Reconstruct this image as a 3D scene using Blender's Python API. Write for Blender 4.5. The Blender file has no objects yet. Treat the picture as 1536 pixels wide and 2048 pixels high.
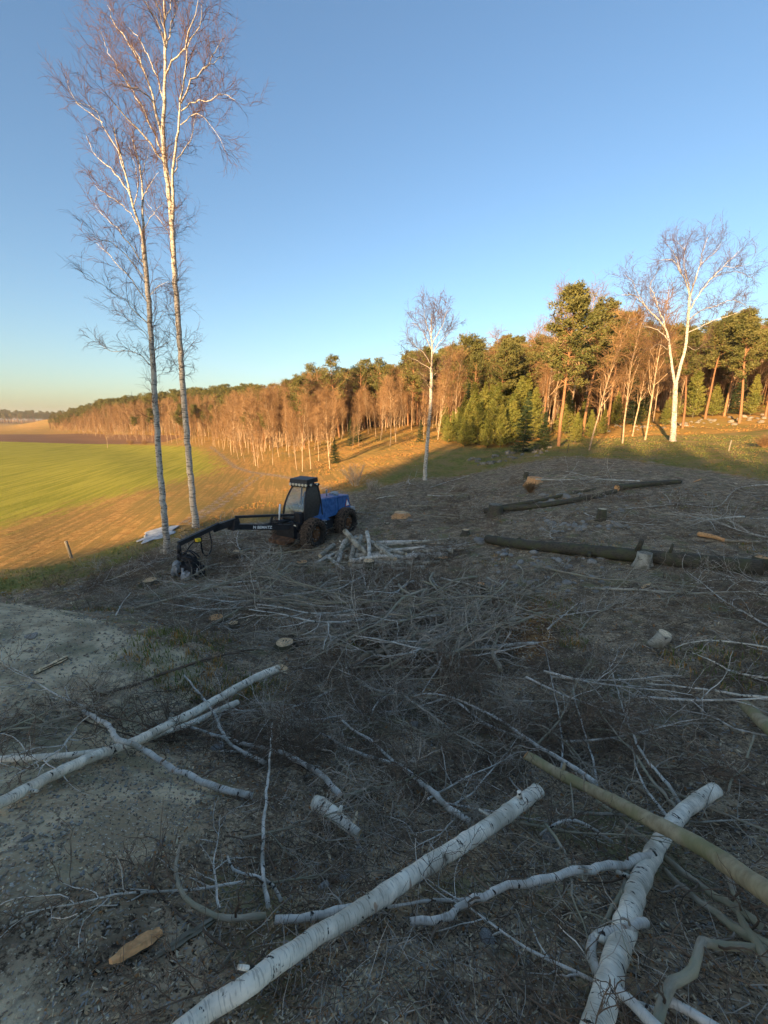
import bpy, math, random
import numpy as np
from mathutils import Vector, Matrix, noise as mnoise

# ------------------------------------------------------------------ camera, sky, sun, exposure
SC = bpy.context.scene
COL = SC.collection
F, PITCH, H = 800.0, math.radians(12.95), 6.1      # focal length in pixels of the 1536x2048 photo, pitch, eye height above the field
cam_d = bpy.data.cameras.new('camera'); cam = bpy.data.objects.new('camera', cam_d); COL.objects.link(cam)
cam_d.sensor_fit = 'VERTICAL'; cam_d.sensor_height = 36.0; cam_d.lens = F / 2048 * 36.0
cam_d.clip_start = 0.05; cam_d.clip_end = 9000
cam.location = (0, 0, H); cam.rotation_euler = (math.pi / 2 - PITCH, 0, 0)
SC.camera = cam

SUN_EL = math.radians(10.5)
LIGHT = Vector((0.50, 0.866, -math.tan(SUN_EL))).normalized()   # the way sunlight travels
world = bpy.data.worlds.new('World'); SC.world = world; world.use_nodes = True
wn = world.node_tree; bg = wn.nodes['Background']
sky = wn.nodes.new('ShaderNodeTexSky'); sky.sky_type = 'NISHITA'; sky.sun_disc = False
sky.sun_elevation = SUN_EL; sky.sun_rotation = math.atan2(-LIGHT.x, -LIGHT.y)
sky.altitude = 50; sky.air_density = 1.1; sky.dust_density = 1.4; sky.ozone_density = 2.8
wn.links.new(sky.outputs[0], bg.inputs[0]); bg.inputs[1].default_value = 0.078
sun_d = bpy.data.lights.new('sun', 'SUN'); sun_d.energy = 5.0; sun_d.angle = math.radians(0.9); sun_d.color = (1.0, 0.64, 0.32)
sun = bpy.data.objects.new('sun', sun_d); COL.objects.link(sun)
sun.rotation_euler = LIGHT.to_track_quat('-Z', 'Y').to_euler(); sun.location = (-30, -50, 40)
SC.view_settings.view_transform = 'Standard'; SC.view_settings.look = 'None'
SC.view_settings.exposure = 1.9; SC.view_settings.gamma = 1.0; SC.view_settings.use_curve_mapping = False
SC.cycles.max_bounces = 8; SC.cycles.diffuse_bounces = 4; SC.cycles.transparent_max_bounces = 8
SC.cycles.use_adaptive_sampling = True; SC.cycles.adaptive_threshold = 0.02
try:
    SC.cycles.use_denoising = True; SC.cycles.denoiser = 'OPENIMAGEDENOISE'
except Exception: pass

RNG = np.random.default_rng(7)
R_ = random.Random(5)

# ------------------------------------------------------------------ rays and terrain
CP, SP = math.cos(PITCH), math.sin(PITCH)
def ray(u, v):
    x = (u - 768) / F; y = -(v - 1024) / F
    return np.array([x, CP + y * SP, -SP + y * CP])
def at(u, v, Y):
    d = ray(u, v); return np.array([0, 0, H]) + d * (Y / d[1])

CTRL = """
-150 2048 .9; 0 2048 .92; 0 1800 1.27; 0 1600 1.95; 0 1400 3.4; 100 1300 4.7; -150 1350 4.0; 60 1213 6.6; -150 1205 6.8; 200 1248 5.9; 350 1300 5.3
60 1180 12; -150 1190 12; 200 1196 11.0; 350 1218 9.4; 300 1150 13.2; 350 1100 16; 100 1150 13.8; 0 1160 13.8; -200 1175 13.8
100 1120 16.4; 0 1100 18; 200 1000 30.8; 440 940 50; 430 895 92; 300 1070 19.5; 400 1050 20.5; -300 1050 23
600 1000 29; 500 1000 30; 600 950 42; 500 930 55; 650 940 45; 700 900 60; 620 880 85; 780 885 60; 850 880 60; 740 870 75; 930 900 47; 1000 905 44
700 1000 26; 900 950 35; 850 960 33; 700 1060 18.3; 640 1090 16.3; 900 1050 17.5; 800 1130 13; 600 1150 12.6; 500 1200 10.2; 600 1250 8.2
430 1240 8.6; 570 1300 6.6; 800 1250 8; 400 1400 4.5; 600 1400 4.8; 800 1400 4.7; 600 1550 2.95; 800 1600 2.7; 600 1750 1.8; 400 1600 2.3
300 1800 1.42; 700 2048 .95; 1000 1800 1.6; 1000 1950 1.2; 200 1500 2.9; 300 1400 4.2
1200 1300 6; 1200 1400 4.5; 1200 1500 3.55; 1400 1500 3.35; 1400 1600 2.65; 1430 1780 1.9; 1400 1950 1.22; 1500 1400 4.1; 1500 1200 7; 1350 1200 7.4
1700 1500 3.1; 1700 1800 1.6; 1000 1400 4.7; 1000 1600 2.75
1300 1120 10; 1500 1120 9.6; 1700 1120 9.2; 1000 1100 13; 1000 1150 10.5; 1000 1200 8.7; 1100 1050 14.5; 1300 1050 13.2; 1500 1050 12.5
1100 980 21; 1300 970 21; 1500 980 19; 1200 930 28; 1400 930 27; 1700 950 22; 1100 900 40; 1350 880 42; 1500 900 33; 1500 860 50; 1200 870 52; 1000 870 66
"""
pts = []
for line in CTRL.replace('\n', ';').split(';'):
    w = line.split()
    if len(w) == 3:
        p = at(*map(float, w)); pts.append(p)
WCTRL = """60 62 7.0; 60 90 9; 90 80 11; 20 92 6.6; 40 115 9; 0 102 5.2; -10 130 6.4; 30 160 10; -40 160 3.5; -28 150 3.6; -66 200 7.5; -50 200 8; -60 240 9; -138 300 10
-200 400 9; -120 350 9; -270 480 11; -100 450 14; 0 300 16; 100 200 16; 200 150 16; 150 80 13; 100 30 8; -45 107 .1; -76 132 -.1; -140 185 0; -197 235 0
-350 440 8; -290 430 9; -405 445 0.5; -430 620 0; -90 160 1.5; -150 215 1.2; -210 262 .8; -300 330 0; -20 22 0; -30 30 0; -40 60 0; -60 60 0; -100 100 0; -60 20 0; -100 30 0; -200 100 0; -300 250 0; -150 160 0; -500 600 0; -800 900 0; -1500 2000 4; -3000 1500 0; 0 3500 30; 2500 2500 30
3000 0 20; -3500 0 0; 0 -3500 10; -2500 -2500 10; 0 0 4.1; -1 -1 4.1; 1 -1 4.1; 0 -4 4.0; -8 -6 3.0; 8 -6 3.8; 25 0 4.5; 25 -20 5; -20 -5 1.2; -40 -10 0.5; -60 0 0
-12 -25 3; -30 -40 3; 0 -45 3.5; 20 -50 4; -60 -60 1.5; 50 -60 4; 0 -120 3; 100 -100 4; -150 -100 0; -6 3 2.4; -12 6 .9; -9 9 1.2"""
for line in WCTRL.replace('\n', ';').split(';'):
    w = line.split()
    if len(w) == 3: pts.append(np.array(list(map(float, w))))
pts = np.array(pts)
def qmap(x, y):
    r = np.hypot(x, y) + 1e-9; k = np.log1p(r / 1.2) / r
    return np.stack([x * k, y * k], -1)
def _tps(d2): return 0.5 * d2 * np.log(d2 + 1e-12)
_q = qmap(pts[:, 0], pts[:, 1]); _n = len(_q)
_d2 = ((_q[:, None] - _q[None]) ** 2).sum(-1)
_A = np.zeros((_n + 3, _n + 3)); _A[:_n, :_n] = _tps(_d2) + np.eye(_n) * 2e-4
_A[:_n, _n] = 1; _A[:_n, _n + 1:] = _q; _A[_n, :_n] = 1; _A[_n + 1:, :_n] = _q.T
_w = np.linalg.solve(_A, np.concatenate([pts[:, 2], np.zeros(3)]))

def _hash(ix, iy, s):
    n = (ix.astype(np.int64) * 374761393 + iy.astype(np.int64) * 668265263 + s * 974634777) & 0x7fffffff
    n = ((n ^ (n >> 13)) * 1274126177) & 0x7fffffff
    return ((n ^ (n >> 16)) & 0xffff) / 65535.0
def vnoise(x, y, s=0):
    x = np.asarray(x, float); y = np.asarray(y, float)
    ix = np.floor(x); iy = np.floor(y); fx = x - ix; fy = y - iy
    fx = fx * fx * (3 - 2 * fx); fy = fy * fy * (3 - 2 * fy)
    a = _hash(ix, iy, s); b = _hash(ix + 1, iy, s); c = _hash(ix, iy + 1, s); d = _hash(ix + 1, iy + 1, s)
    return (a + (b - a) * fx) * (1 - fy) + (c + (d - c) * fx) * fy - 0.5
def height(x, y):
    x = np.atleast_1d(np.asarray(x, float)); y = np.atleast_1d(np.asarray(y, float))
    q = qmap(x, y); out = np.empty(len(x))
    for i in range(0, len(x), 20000):
        qq = q[i:i + 20000]
        d2 = ((qq[:, None] - _q[None]) ** 2).sum(-1)
        out[i:i + 20000] = _tps(d2) @ _w[:_n] + _w[_n] + qq @ _w[_n + 1:]
    r = np.hypot(x, y)
    fl = np.clip((out - 0.15) / 0.6, 0, 1)                       # the cultivated field stays flat
    k = np.clip(r / 6, 0.25, 1)
    out = out + fl * k * (0.16 * vnoise(x / 2.3, y / 2.3, 1) + 0.07 * vnoise(x / .7, y / .7, 2))
    out = out + (0.3 + .7 * fl) * (0.030 * vnoise(x / .23, y / .23, 3) + .012 * vnoise(x / .08, y / .08, 4) * np.clip(12 / r, 0, 1))
    out = out + fl * np.clip((r - 25) / 60, 0, 1) * 0.7 * vnoise(x / 9, y / 9, 5)
    return out
_TS = np.geomspace(0.3, 4000, 900)
def gp(u, v, h=0.0):
    """the point of the ground (raised by h) that a ray meets"""
    d = ray(u, v); d = d / d[1] if d[1] > 0.05 else d / np.linalg.norm(d)
    P = d[None] * _TS[:, None]; P[:, 2] += H
    s = P[:, 2] - (height(P[:, 0], P[:, 1]) + h)
    i = int(np.argmax(s < 0))
    if i == 0: return P[-1]
    a, b = _TS[i - 1], _TS[i]
    for _ in range(2):
        t = np.linspace(a, b, 24); Q = d[None] * t[:, None]; Q[:, 2] += H
        s = Q[:, 2] - (height(Q[:, 0], Q[:, 1]) + h); j = max(1, int(np.argmax(s < 0)))
        a, b = t[j - 1], t[j]
    p = d * (0.5 * (a + b)); p[2] += H
    return p
def hz(x, y): return float(height(x, y)[0])

# ------------------------------------------------------------------ mesh helpers
class MB:
    """collects vertices and faces, then links them as one mesh object"""
    def __init__(s): s.v = []; s.f4 = []; s.f3 = []; s.uv4 = []; s.uv3 = []; s.m4 = []; s.m3 = []; s.poly = []; s.n = 0
    def add(s, v, f4=None, f3=None, uv4=None, uv3=None, m=0):
        v = np.asarray(v, float).reshape(-1, 3)
        if f4 is not None and len(f4):
            f4 = np.asarray(f4).reshape(-1, 4); s.f4.append(f4 + s.n); s.m4.append(np.full(len(f4), m))
            s.uv4.append(np.zeros((len(f4), 4, 2)) if uv4 is None else uv4)
        if f3 is not None and len(f3):
            f3 = np.asarray(f3).reshape(-1, 3); s.f3.append(f3 + s.n); s.m3.append(np.full(len(f3), m))
            s.uv3.append(np.zeros((len(f3), 3, 2)) if uv3 is None else uv3)
        s.v.append(v); s.n += len(v); return s
    def tubes(s, P, R, sides=5, m=0, cap=False, jit=None, twist=0.0):
        P = np.asarray(P, float); R = np.asarray(R, float)
        if P.ndim == 2: P = P[None]; R = R[None]
        N, K, _ = P.shape
        T = np.gradient(P, axis=1); T /= np.linalg.norm(T, axis=2, keepdims=True) + 1e-9
        ref = np.zeros((N, 3)); md = P[:, -1] - P[:, 0]; md /= np.linalg.norm(md, axis=1, keepdims=True) + 1e-9
        ref[np.arange(N), np.argmin(np.abs(md), axis=1)] = 1
        A = np.cross(T, ref[:, None]); A /= np.linalg.norm(A, axis=2, keepdims=True) + 1e-9
        B = np.cross(T, A)
        th = np.arange(sides) * 2 * np.pi / sides
        rr = R[:, :, None] * (np.ones(sides) if jit is None else jit)
        V = P[:, :, None] + rr[..., None] * (A[:, :, None] * np.cos(th)[:, None] + B[:, :, None] * np.sin(th)[:, None])
        idx = np.arange(N * K * sides).reshape(N, K, sides)
        a = idx[:, :-1]; b = idx[:, 1:]
        f = np.stack([a, np.roll(a, -1, 2), np.roll(b, -1, 2), b], -1).reshape(-1, 4)
        L = np.concatenate([np.zeros((N, 1)), np.cumsum(np.linalg.norm(np.diff(P, axis=1), axis=2), axis=1)], 1)
        circ = 2 * np.pi * R.mean(1)
        off = (np.arange(N) * 3.37) % 50
        k = np.arange(sides)
        u0 = (k / sides)[None, None] * circ[:, None, None] + off[:, None, None] + 0 * L[:, :-1, None]
        u1 = ((k + 1) / sides)[None, None] * circ[:, None, None] + off[:, None, None] + 0 * L[:, :-1, None]
        v0 = L[:, :-1, None] + 0 * u0 + off[:, None, None] * 1.7; v1 = L[:, 1:, None] + 0 * u0 + off[:, None, None] * 1.7
        uv = np.stack([np.stack([u0, v0], -1), np.stack([u1, v0], -1), np.stack([u1, v1], -1), np.stack([u0, v1], -1)], -2).reshape(-1, 4, 2)
        s.add(V, f4=f, uv4=uv, m=m)
        if cap:
            base = s.n - N * K * sides
            for i in range(N):
                s.poly.append(([base + int(q) for q in idx[i, 0]][::-1], m)); s.poly.append(([base + int(q) for q in idx[i, -1]], m))
        return s
    def box(s, c, size, rot=None, m=0, taper=None):
        x, y, z = [q / 2 for q in size]
        v = np.array([[-x, -y, -z], [x, -y, -z], [x, y, -z], [-x, y, -z], [-x, -y, z], [x, -y, z], [x, y, z], [-x, y, z]])
        if taper is not None: v[4:, 0] *= taper[0]; v[4:, 1] *= taper[1]
        if rot is not None: v = v @ np.array(rot).T
        return s.add(v + np.array(c), f4=[[0, 3, 2, 1], [4, 5, 6, 7], [0, 1, 5, 4], [1, 2, 6, 5], [2, 3, 7, 6], [3, 0, 4, 7]], m=m)
    def hexa(s, v8, m=0):
        return s.add(np.array(v8, float), f4=[[0, 3, 2, 1], [4, 5, 6, 7], [0, 1, 5, 4], [1, 2, 6, 5], [2, 3, 7, 6], [3, 0, 4, 7]], m=m)
    def bar(s, a, b, w, h, m=0, up=(0, 0, 1)):
        a = np.array(a, float); b = np.array(b, float); d = b - a; L = np.linalg.norm(d); d /= L
        yv = np.cross(up, d); yv /= np.linalg.norm(yv) + 1e-9; zv = np.cross(d, yv)
        return s.box((a + b) / 2, (L, w, h), rot=np.stack([d, yv, zv], 1), m=m)
    def cyl(s, a, b, r, sides=16, m=0, r2=None):
        return s.tubes(np.array([[a, b]], float), np.array([[r, r if r2 is None else r2]]), sides, m, cap=True)
    def mesh(s, name, mats, smooth=True):
        me = bpy.data.meshes.new(name)
        V = np.concatenate(s.v); f4 = np.concatenate(s.f4) if s.f4 else np.zeros((0, 4), int); f3 = np.concatenate(s.f3) if s.f3 else np.zeros((0, 3), int)
        loops = np.concatenate([f4.ravel(), f3.ravel()] + [np.array(p[0]) for p in s.poly]).astype(np.int32)
        tot = np.concatenate([np.full(len(f4), 4), np.full(len(f3), 3), np.array([len(p[0]) for p in s.poly], int)]).astype(np.int32)
        st = np.concatenate([[0], np.cumsum(tot)[:-1]]).astype(np.int32)
        me.vertices.add(len(V)); me.vertices.foreach_set('co', V.ravel().astype(np.float32))
        me.loops.add(len(loops)); me.loops.foreach_set('vertex_index', loops)
        me.polygons.add(len(tot)); me.polygons.foreach_set('loop_start', st); me.polygons.foreach_set('loop_total', tot)
        mi = np.concatenate(s.m4 + s.m3 + [np.array([p[1] for p in s.poly], int)]).astype(np.int32)
        me.polygons.foreach_set('material_index', mi)
        sm = np.full(len(tot), smooth); sm[len(f4) + len(f3):] = False
        me.polygons.foreach_set('use_smooth', sm)
        uv = np.concatenate([np.concatenate(s.uv4).reshape(-1, 2) if s.uv4 else np.zeros((0, 2)), np.concatenate(s.uv3).reshape(-1, 2) if s.uv3 else np.zeros((0, 2)), np.zeros((sum(len(p[0]) for p in s.poly), 2))])
        ul = me.uv_layers.new(name='UVMap'); ul.data.foreach_set('uv', uv.ravel().astype(np.float32))
        for mt in (mats if isinstance(mats, (list, tuple)) else [mats]): me.materials.append(mt)
        me.update(calc_edges=True); me.validate(); return me
    def obj(s, name, mats, parent=None, smooth=True, **kw): return link(name, s.mesh(name, mats, smooth), parent, **kw)

def link(name, data, parent=None, loc=None, rz=None, rot=None, scale=None, **props):
    o = bpy.data.objects.new(name, data); COL.objects.link(o)
    if parent is not None: o.parent = parent
    if loc is not None: o.location = loc
    if rz is not None: o.rotation_euler = (0, 0, rz)
    if rot is not None: o.rotation_euler = rot
    if scale is not None: o.scale = (scale,) * 3 if isinstance(scale, (int, float)) else scale
    for k, v in props.items():
        if v is not None: o[k] = v
    return o
def thing(name, label, category, loc=(0, 0, 0), rz=0.0, group=None):
    return link(name, None, loc=loc, rz=rz, label=label, category=category, group=group)
def copy_thing(o, loc=None, rot=None, scale=None, label=None, group=None):
    c = o.copy(); COL.objects.link(c)
    for ch in o.children:
        k = ch.copy(); COL.objects.link(k); k.parent = c
        for g in ch.children:
            q = g.copy(); COL.objects.link(q); q.parent = k
    if loc is not None: c.location = loc
    if rot is not None: c.rotation_euler = rot
    if scale is not None: c.scale = (scale,) * 3 if isinstance(scale, (int, float)) else scale
    if label: c['label'] = label
    if group: c['group'] = group
    return c

# ------------------------------------------------------------------ materials
class NT:
    def __init__(s, name):
        s.m = bpy.data.materials.new(name); s.m.use_nodes = True; s.t = s.m.node_tree
        s.b = s.t.nodes['Principled BSDF']; s.out = s.t.nodes['Material Output']; s.b.inputs['Roughness'].default_value = 0.85
        s.b.inputs['Specular IOR Level'].default_value = 0.25
    def n(s, typ, ins=None, **at_):
        nd = s.t.nodes.new('ShaderNode' + typ)
        for k, v in at_.items(): setattr(nd, k, v)
        for k, v in (ins or {}).items(): s.put(nd.inputs[k], v)
        return nd
    def put(s, sock, v):
        if isinstance(v, bpy.types.NodeSocket): s.t.links.new(v, sock)
        elif isinstance(v, bpy.types.Node): s.t.links.new(v.outputs[0], sock)
        else:
            if isinstance(v, (tuple, list)) and sock.type == 'RGBA' and len(v) == 3: v = (*v, 1)
            sock.default_value = v
    def noise(s, vec, scale, detail=3, rough=.55, dist=0.0):
        return s.n('TexNoise', {'Vector': vec, 'Scale': scale, 'Detail': detail, 'Roughness': rough, 'Distortion': dist}).outputs['Fac']
    def ramp(s, fac, a, b, inv=False):
        nd = s.n('MapRange', {'Value': fac, 'From Min': a, 'From Max': b, 'To Min': 1.0 if inv else 0.0, 'To Max': 0.0 if inv else 1.0}, interpolation_type='SMOOTHSTEP')
        return nd.outputs[0]
    def mix(s, fac, a, b):
        nd = s.n('Mix', data_type='RGBA'); s.put(nd.inputs[0], fac); s.put(nd.inputs[6], a); s.put(nd.inputs[7], b); return nd.outputs[2]
    def math(s, op, a, b=0.0):
        nd = s.n('Math', operation=op); s.put(nd.inputs[0], a); s.put(nd.inputs[1], b); return nd.outputs[0]
    def scl(s, vec, v):
        nd = s.n('VectorMath', operation='MULTIPLY'); s.put(nd.inputs[0], vec); nd.inputs[1].default_value = v; return nd.outputs[0]
    def col(s, c): s.put(s.b.inputs['Base Color'], c); return s
    def bump(s, h, strength=.5, dist=.01):
        nd = s.n('Bump', {'Height': h, 'Strength': strength, 'Distance': dist}); s.t.links.new(nd.outputs[0], s.b.inputs['Normal']); return s
    def set(s, **k):
        for a, v in k.items(): s.put(s.b.inputs[a.replace('_', ' ')], v)
        return s

def mat_birch(name, white=(.62, .60, .54), dark=(.035, .028, .022), grime=(.22, .21, .17), lent=1.0, grime_amt=.5, band=False):
    k = NT(name); uv = k.n('TexCoord').outputs['UV']; ob = k.n('ObjectInfo').outputs['Random']
    sh = k.n('VectorMath', operation='ADD'); k.put(sh.inputs[0], uv); cb = k.n('CombineXYZ', {'X': ob, 'Y': k.math('MULTIPLY', ob, 37.0)}); k.put(sh.inputs[1], cb.outputs[0]); uv = sh.outputs[0]
    pos = k.n('NewGeometry').outputs['Position']
    c = k.mix(k.ramp(k.noise(uv, 9, 4), .35, .7), white, tuple(q * .72 for q in white))
    c = k.mix(k.math('MULTIPLY', k.ramp(k.noise(pos, 5, 4), .42, .68), grime_amt), c, grime)
    lines = k.ramp(k.noise(k.scl(uv, (14, 120, 1)), 1.0, 2), .55, .62)
    c = k.mix(k.math('MULTIPLY', lines, .38 * lent), c, (.12, .10, .08))
    if band:
        b2 = k.ramp(k.noise(k.scl(uv, (3.0, 14, 1)), 1.0, 3, .6), .54, .60); c = k.mix(k.math('MULTIPLY', b2, .8), c, (.09, .08, .07))
    patch = k.ramp(k.noise(k.scl(uv, (9, 20, 1)), 1.0, 4, .65), .60, .635)
    c = k.mix(patch, c, dark)
    vo = k.n('TexVoronoi', {'Vector': k.scl(uv, (5.5, 5.0, 1)), 'Scale': 1.0, 'Randomness': 1.0}); sel = k.ramp(k.n('SeparateColor', {0: vo.outputs['Color']}).outputs[0], .55, .6)
    wob = k.math('ADD', vo.outputs['Distance'], k.math('MULTIPLY', k.math('SUBTRACT', k.noise(uv, 30, 3), .5), .22)); eye = k.math('MULTIPLY', k.ramp(wob, .13, .20, True), sel)
    c = k.mix(eye, c, dark); halo = k.math('MULTIPLY', k.math('MULTIPLY', k.ramp(wob, .16, .30, True), sel), .45); c = k.mix(halo, c, grime)
    peel = k.ramp(k.noise(k.scl(uv, (6, 15, 1)), 1.0, 3), .66, .70)
    c = k.mix(k.math('MULTIPLY', peel, .7), c, (.30, .16, .08))
    return k.col(c).bump(k.math('ADD', k.noise(uv, 60, 4), k.math('MULTIPLY', patch, -.6)), .5, .006).m
def mat_bark(name, a, b, moss=None, scale=(30, 6, 1), bump=.7, rnd=.3):
    k = NT(name); uv = k.n('TexCoord').outputs['UV']; pos = k.n('NewGeometry').outputs['Position']; ob = k.n('ObjectInfo').outputs['Random']
    n1 = k.noise(k.scl(uv, scale), 1.0, 5, .65)
    c = k.mix(k.ramp(n1, .35, .68), a, b)
    c = k.mix(k.math('MULTIPLY', ob, rnd), c, tuple(q * .45 for q in b))
    if moss: c = k.mix(k.math('MULTIPLY', k.ramp(k.noise(pos, 4, 4), .42, .62), .8), c, moss)
    return k.col(c).bump(n1, bump, .012).m
def mat_flat(name, c, var=.35, scale=6, rough=.85, bump=0, rnd=0.0, c2=None):
    k = NT(name); pos = k.n('TexCoord').outputs['Object']; n1 = k.noise(pos, scale, 4, .6); ob = k.n('ObjectInfo').outputs['Random']
    cc = k.mix(k.ramp(n1, .3, .7), tuple(q * (1 - var) for q in c), c2 or tuple(min(1, q * (1 + var)) for q in c))
    if rnd: cc = k.mix(k.math('MULTIPLY', ob, rnd), cc, tuple(q * .35 for q in c))
    k.col(cc).set(Roughness=rough)
    if bump: k.bump(n1, bump, .02)
    return k.m
def mat_leaf(name, c, c2, scale=2.0, trans=.25, rnd=.5):
    k = NT(name); pos = k.n('NewGeometry').outputs['Position']; ob = k.n('ObjectInfo').outputs['Random']
    cc = k.mix(k.ramp(k.noise(pos, scale, 3), .35, .65), c, c2)
    cc = k.mix(k.math('MULTIPLY', ob, rnd), cc, tuple(.5 * (a + b) * .62 for a, b in zip(c, c2)))
    k.col(cc).set(Roughness=.7); return k.m
def mat_cut(name, c=(.55, .36, .19)):
    k = NT(name); ob = k.n('TexCoord').outputs['Object']
    wv = k.n('TexNoise', {'Vector': ob, 'Scale': 26, 'Detail': 4}).outputs['Fac']
    c1 = k.mix(k.ramp(wv, .35, .65), tuple(q * .72 for q in c), tuple(min(1, q * 1.15) for q in c))
    c1 = k.mix(k.math('MULTIPLY', k.ramp(k.noise(ob, 7, 3), .55, .7), .6), c1, (.26, .12, .05))
    return k.col(c1).bump(wv, .3, .004).m

M = {}
M['birch'] = mat_birch('birch_bark', white=(.90, .81, .64), grime=(.42, .37, .27), grime_amt=.75)
M['birch_tree'] = mat_birch('standing_birch_bark', white=(.60, .55, .46), grime_amt=.35, band=True)
M['birch_thin'] = mat_birch('thin_birch_bark', white=(.70, .65, .55), grime=(.29, .26, .20), grime_amt=.85)
M['birch_far'] = mat_flat('distant_birch_bark', (.38, .28, .18), .35, 3, rnd=.4)
M['limb_far'] = mat_flat('distant_birch_limb', (.46, .34, .21), .3, 3, rnd=.3)
M['twig_crown'] = mat_leaf('purple_brown_twigs', (.085, .050, .042), (.13, .078, .058), rnd=.3)
M['twig_red'] = mat_leaf('red_brown_twigs', (.17, .10, .048), (.27, .16, .072), 1.0, rnd=.6)
M['twig_dark'] = mat_flat('dark_twig_bark', (.17, .12, .08), .45, 5, rnd=.35)
M['twig_grey'] = mat_flat('grey_twig_bark', (.42, .36, .28), .4, 6, rnd=.35)
M['grey_bark'] = mat_bark('grey_branch_bark', (.46, .39, .28), (.23, .19, .135), moss=(.29, .27, .17))
M['alder'] = mat_bark('olive_smooth_bark', (.46, .37, .22), (.29, .225, .13), moss=(.24, .22, .10), scale=(10, 20, 1), bump=.3)
M['dark_bark'] = mat_bark('dark_mossy_bark', (.12, .10, .07), (.045, .038, .028), moss=(.085, .085, .04), scale=(40, 12, 1))
M['pine_bark'] = mat_bark('orange_pine_bark', (.36, .19, .09), (.20, .11, .06), scale=(14, 5, 1), rnd=.5)
M['pine_needle'] = mat_leaf('pine_needles', (.085, .095, .026), (.15, .14, .042), .6, rnd=.5)
M['spruce_needle'] = mat_leaf('spruce_needles', (.022, .042, .016), (.045, .066, .022), .8, rnd=.5)
M['young_needle'] = mat_leaf('young_green_needles', (.12, .14, .028), (.19, .185, .040), .8, rnd=.4)
M['old_birch'] = mat_birch('old_birch_bark', white=(.46, .42, .33), grime=(.17, .15, .10), grime_amt=1.0); M['cut'] = mat_cut('fresh_cut_wood', (.74, .50, .27)); M['cut_orange'] = mat_cut('orange_cut_wood', (.66, .35, .15)); M['cut_pale'] = mat_cut('pale_cut_wood', (.76, .60, .38))
M['old_wood'] = mat_bark('weathered_wood', (.30, .27, .20), (.17, .15, .11), scale=(40, 3, 1))
M['stone'] = mat_flat('grey_stone', (.30, .285, .25), .4, 9, bump=.6, rnd=.5)
M['stone_far'] = mat_flat('lichen_stone', (.20, .18, .14), .4, 4, bump=.6, rnd=.4)
# ------------------------------------------------------------------ the ground
def polyw(s):
    out = []
    for w in s.split(';'):
        u, v = map(float, w.split()); out.append(gp(u, v)[:2])
    return np.array(out)
def sdf(poly, x, y):
    """signed distance to a polygon of the ground plan, positive inside"""
    d = np.full(len(x), 1e9); ins = np.zeros(len(x), bool); n = len(poly)
    for i in range(n):
        a = poly[i]; b = poly[(i + 1) % n]; e = b - a; L = (e ** 2).sum() + 1e-12
        t = np.clip(((x - a[0]) * e[0] + (y - a[1]) * e[1]) / L, 0, 1)
        d = np.minimum(d, np.hypot(x - a[0] - t * e[0], y - a[1] - t * e[1]))
        c = ((a[1] > y) != (b[1] > y)); xx = a[0] + (y - a[1]) / (e[1] if abs(e[1]) > 1e-9 else 1e-9) * e[0]
        ins ^= c & (x < xx)
    return np.where(ins, d, -d)
def soft(d, w): return np.clip(.5 + d / (2 * w), 0, 1)
SOIL = polyw('-400 1183;60 1180;150 1160;320 1092;420 1056;560 1036;690 990;830 957;1000 935;1150 912;1300 925;1536 962;1800 990')
SOIL = np.concatenate([SOIL, [[22, 8], [16, 0], [5, -4], [-5, -4], [-11, 3]]])
CROP = polyw('230 887;300 889;400 892;430 905;468 930;440 948;300 985;150 1025;0 1068;-300 1130')
CROP = np.concatenate([CROP, [[-90, -30], [-400, -30], [-400, 119], [-180, 119]]])
PLOUGH = np.array([[-64, 119], [-400, 119], [-420, 185], [-135, 185], [-66, 135]])
GRASS1 = polyw('-300 1162;100 1132;280 1076;340 1050;360 1085;150 1162;60 1182;-300 1190')
GRASS2 = polyw('700 985;860 905;950 895;1100 880;1300 872;1536 858;1800 850;1800 995;1536 962;1300 925;1150 912;1000 935;830 957')
SAND = polyw('-300 1205;60 1210;200 1242;330 1290;430 1330;400 1400;300 1450;420 1570;380 1680;260 1780;180 1900;150 2048')
SAND = np.concatenate([SAND, [[-.9, .3], [-4, -3], [-9, 2]]])
SAND2 = polyw('640 1960;820 1880;900 1900;860 2047;560 2047')
SUN_PATCH = polyw('1000 1240;1060 1200;1120 1240;1110 1300;1060 1330;1010 1290')  # outline of a sunlit spot that is painted into the ground colour
MOSS = polyw('1330 1200;1536 1180;1700 1200;1700 1330;1400 1260')

rings = np.concatenate([np.geomspace(.25, 70, 620)[:-1], np.geomspace(70, 4200, 190)])
a_front = np.radians(np.linspace(28, 152, 250)); a_back = np.radians(np.linspace(152, 388, 60)[1:-1])
ang = np.concatenate([a_front, a_back]); nr, na = len(rings), len(ang)
GX = (rings[:, None] * np.cos(ang)).ravel(); GY = (rings[:, None] * np.sin(ang)).ravel()
GZ = height(GX, GY)
V = np.concatenate([[[0, 0, hz(0, 0)]], np.stack([GX, GY, GZ], 1)])
idx = 1 + np.arange(nr * na).reshape(nr, na); nx = np.roll(idx, -1, 1)
f4 = np.stack([idx[:-1], idx[1:], nx[1:], nx[:-1]], -1).reshape(-1, 4)
f3 = np.stack([np.zeros(na, int), idx[0], nx[0]], -1)
gb = MB(); gb.add(V, f4=f4, f3=f3)

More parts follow.
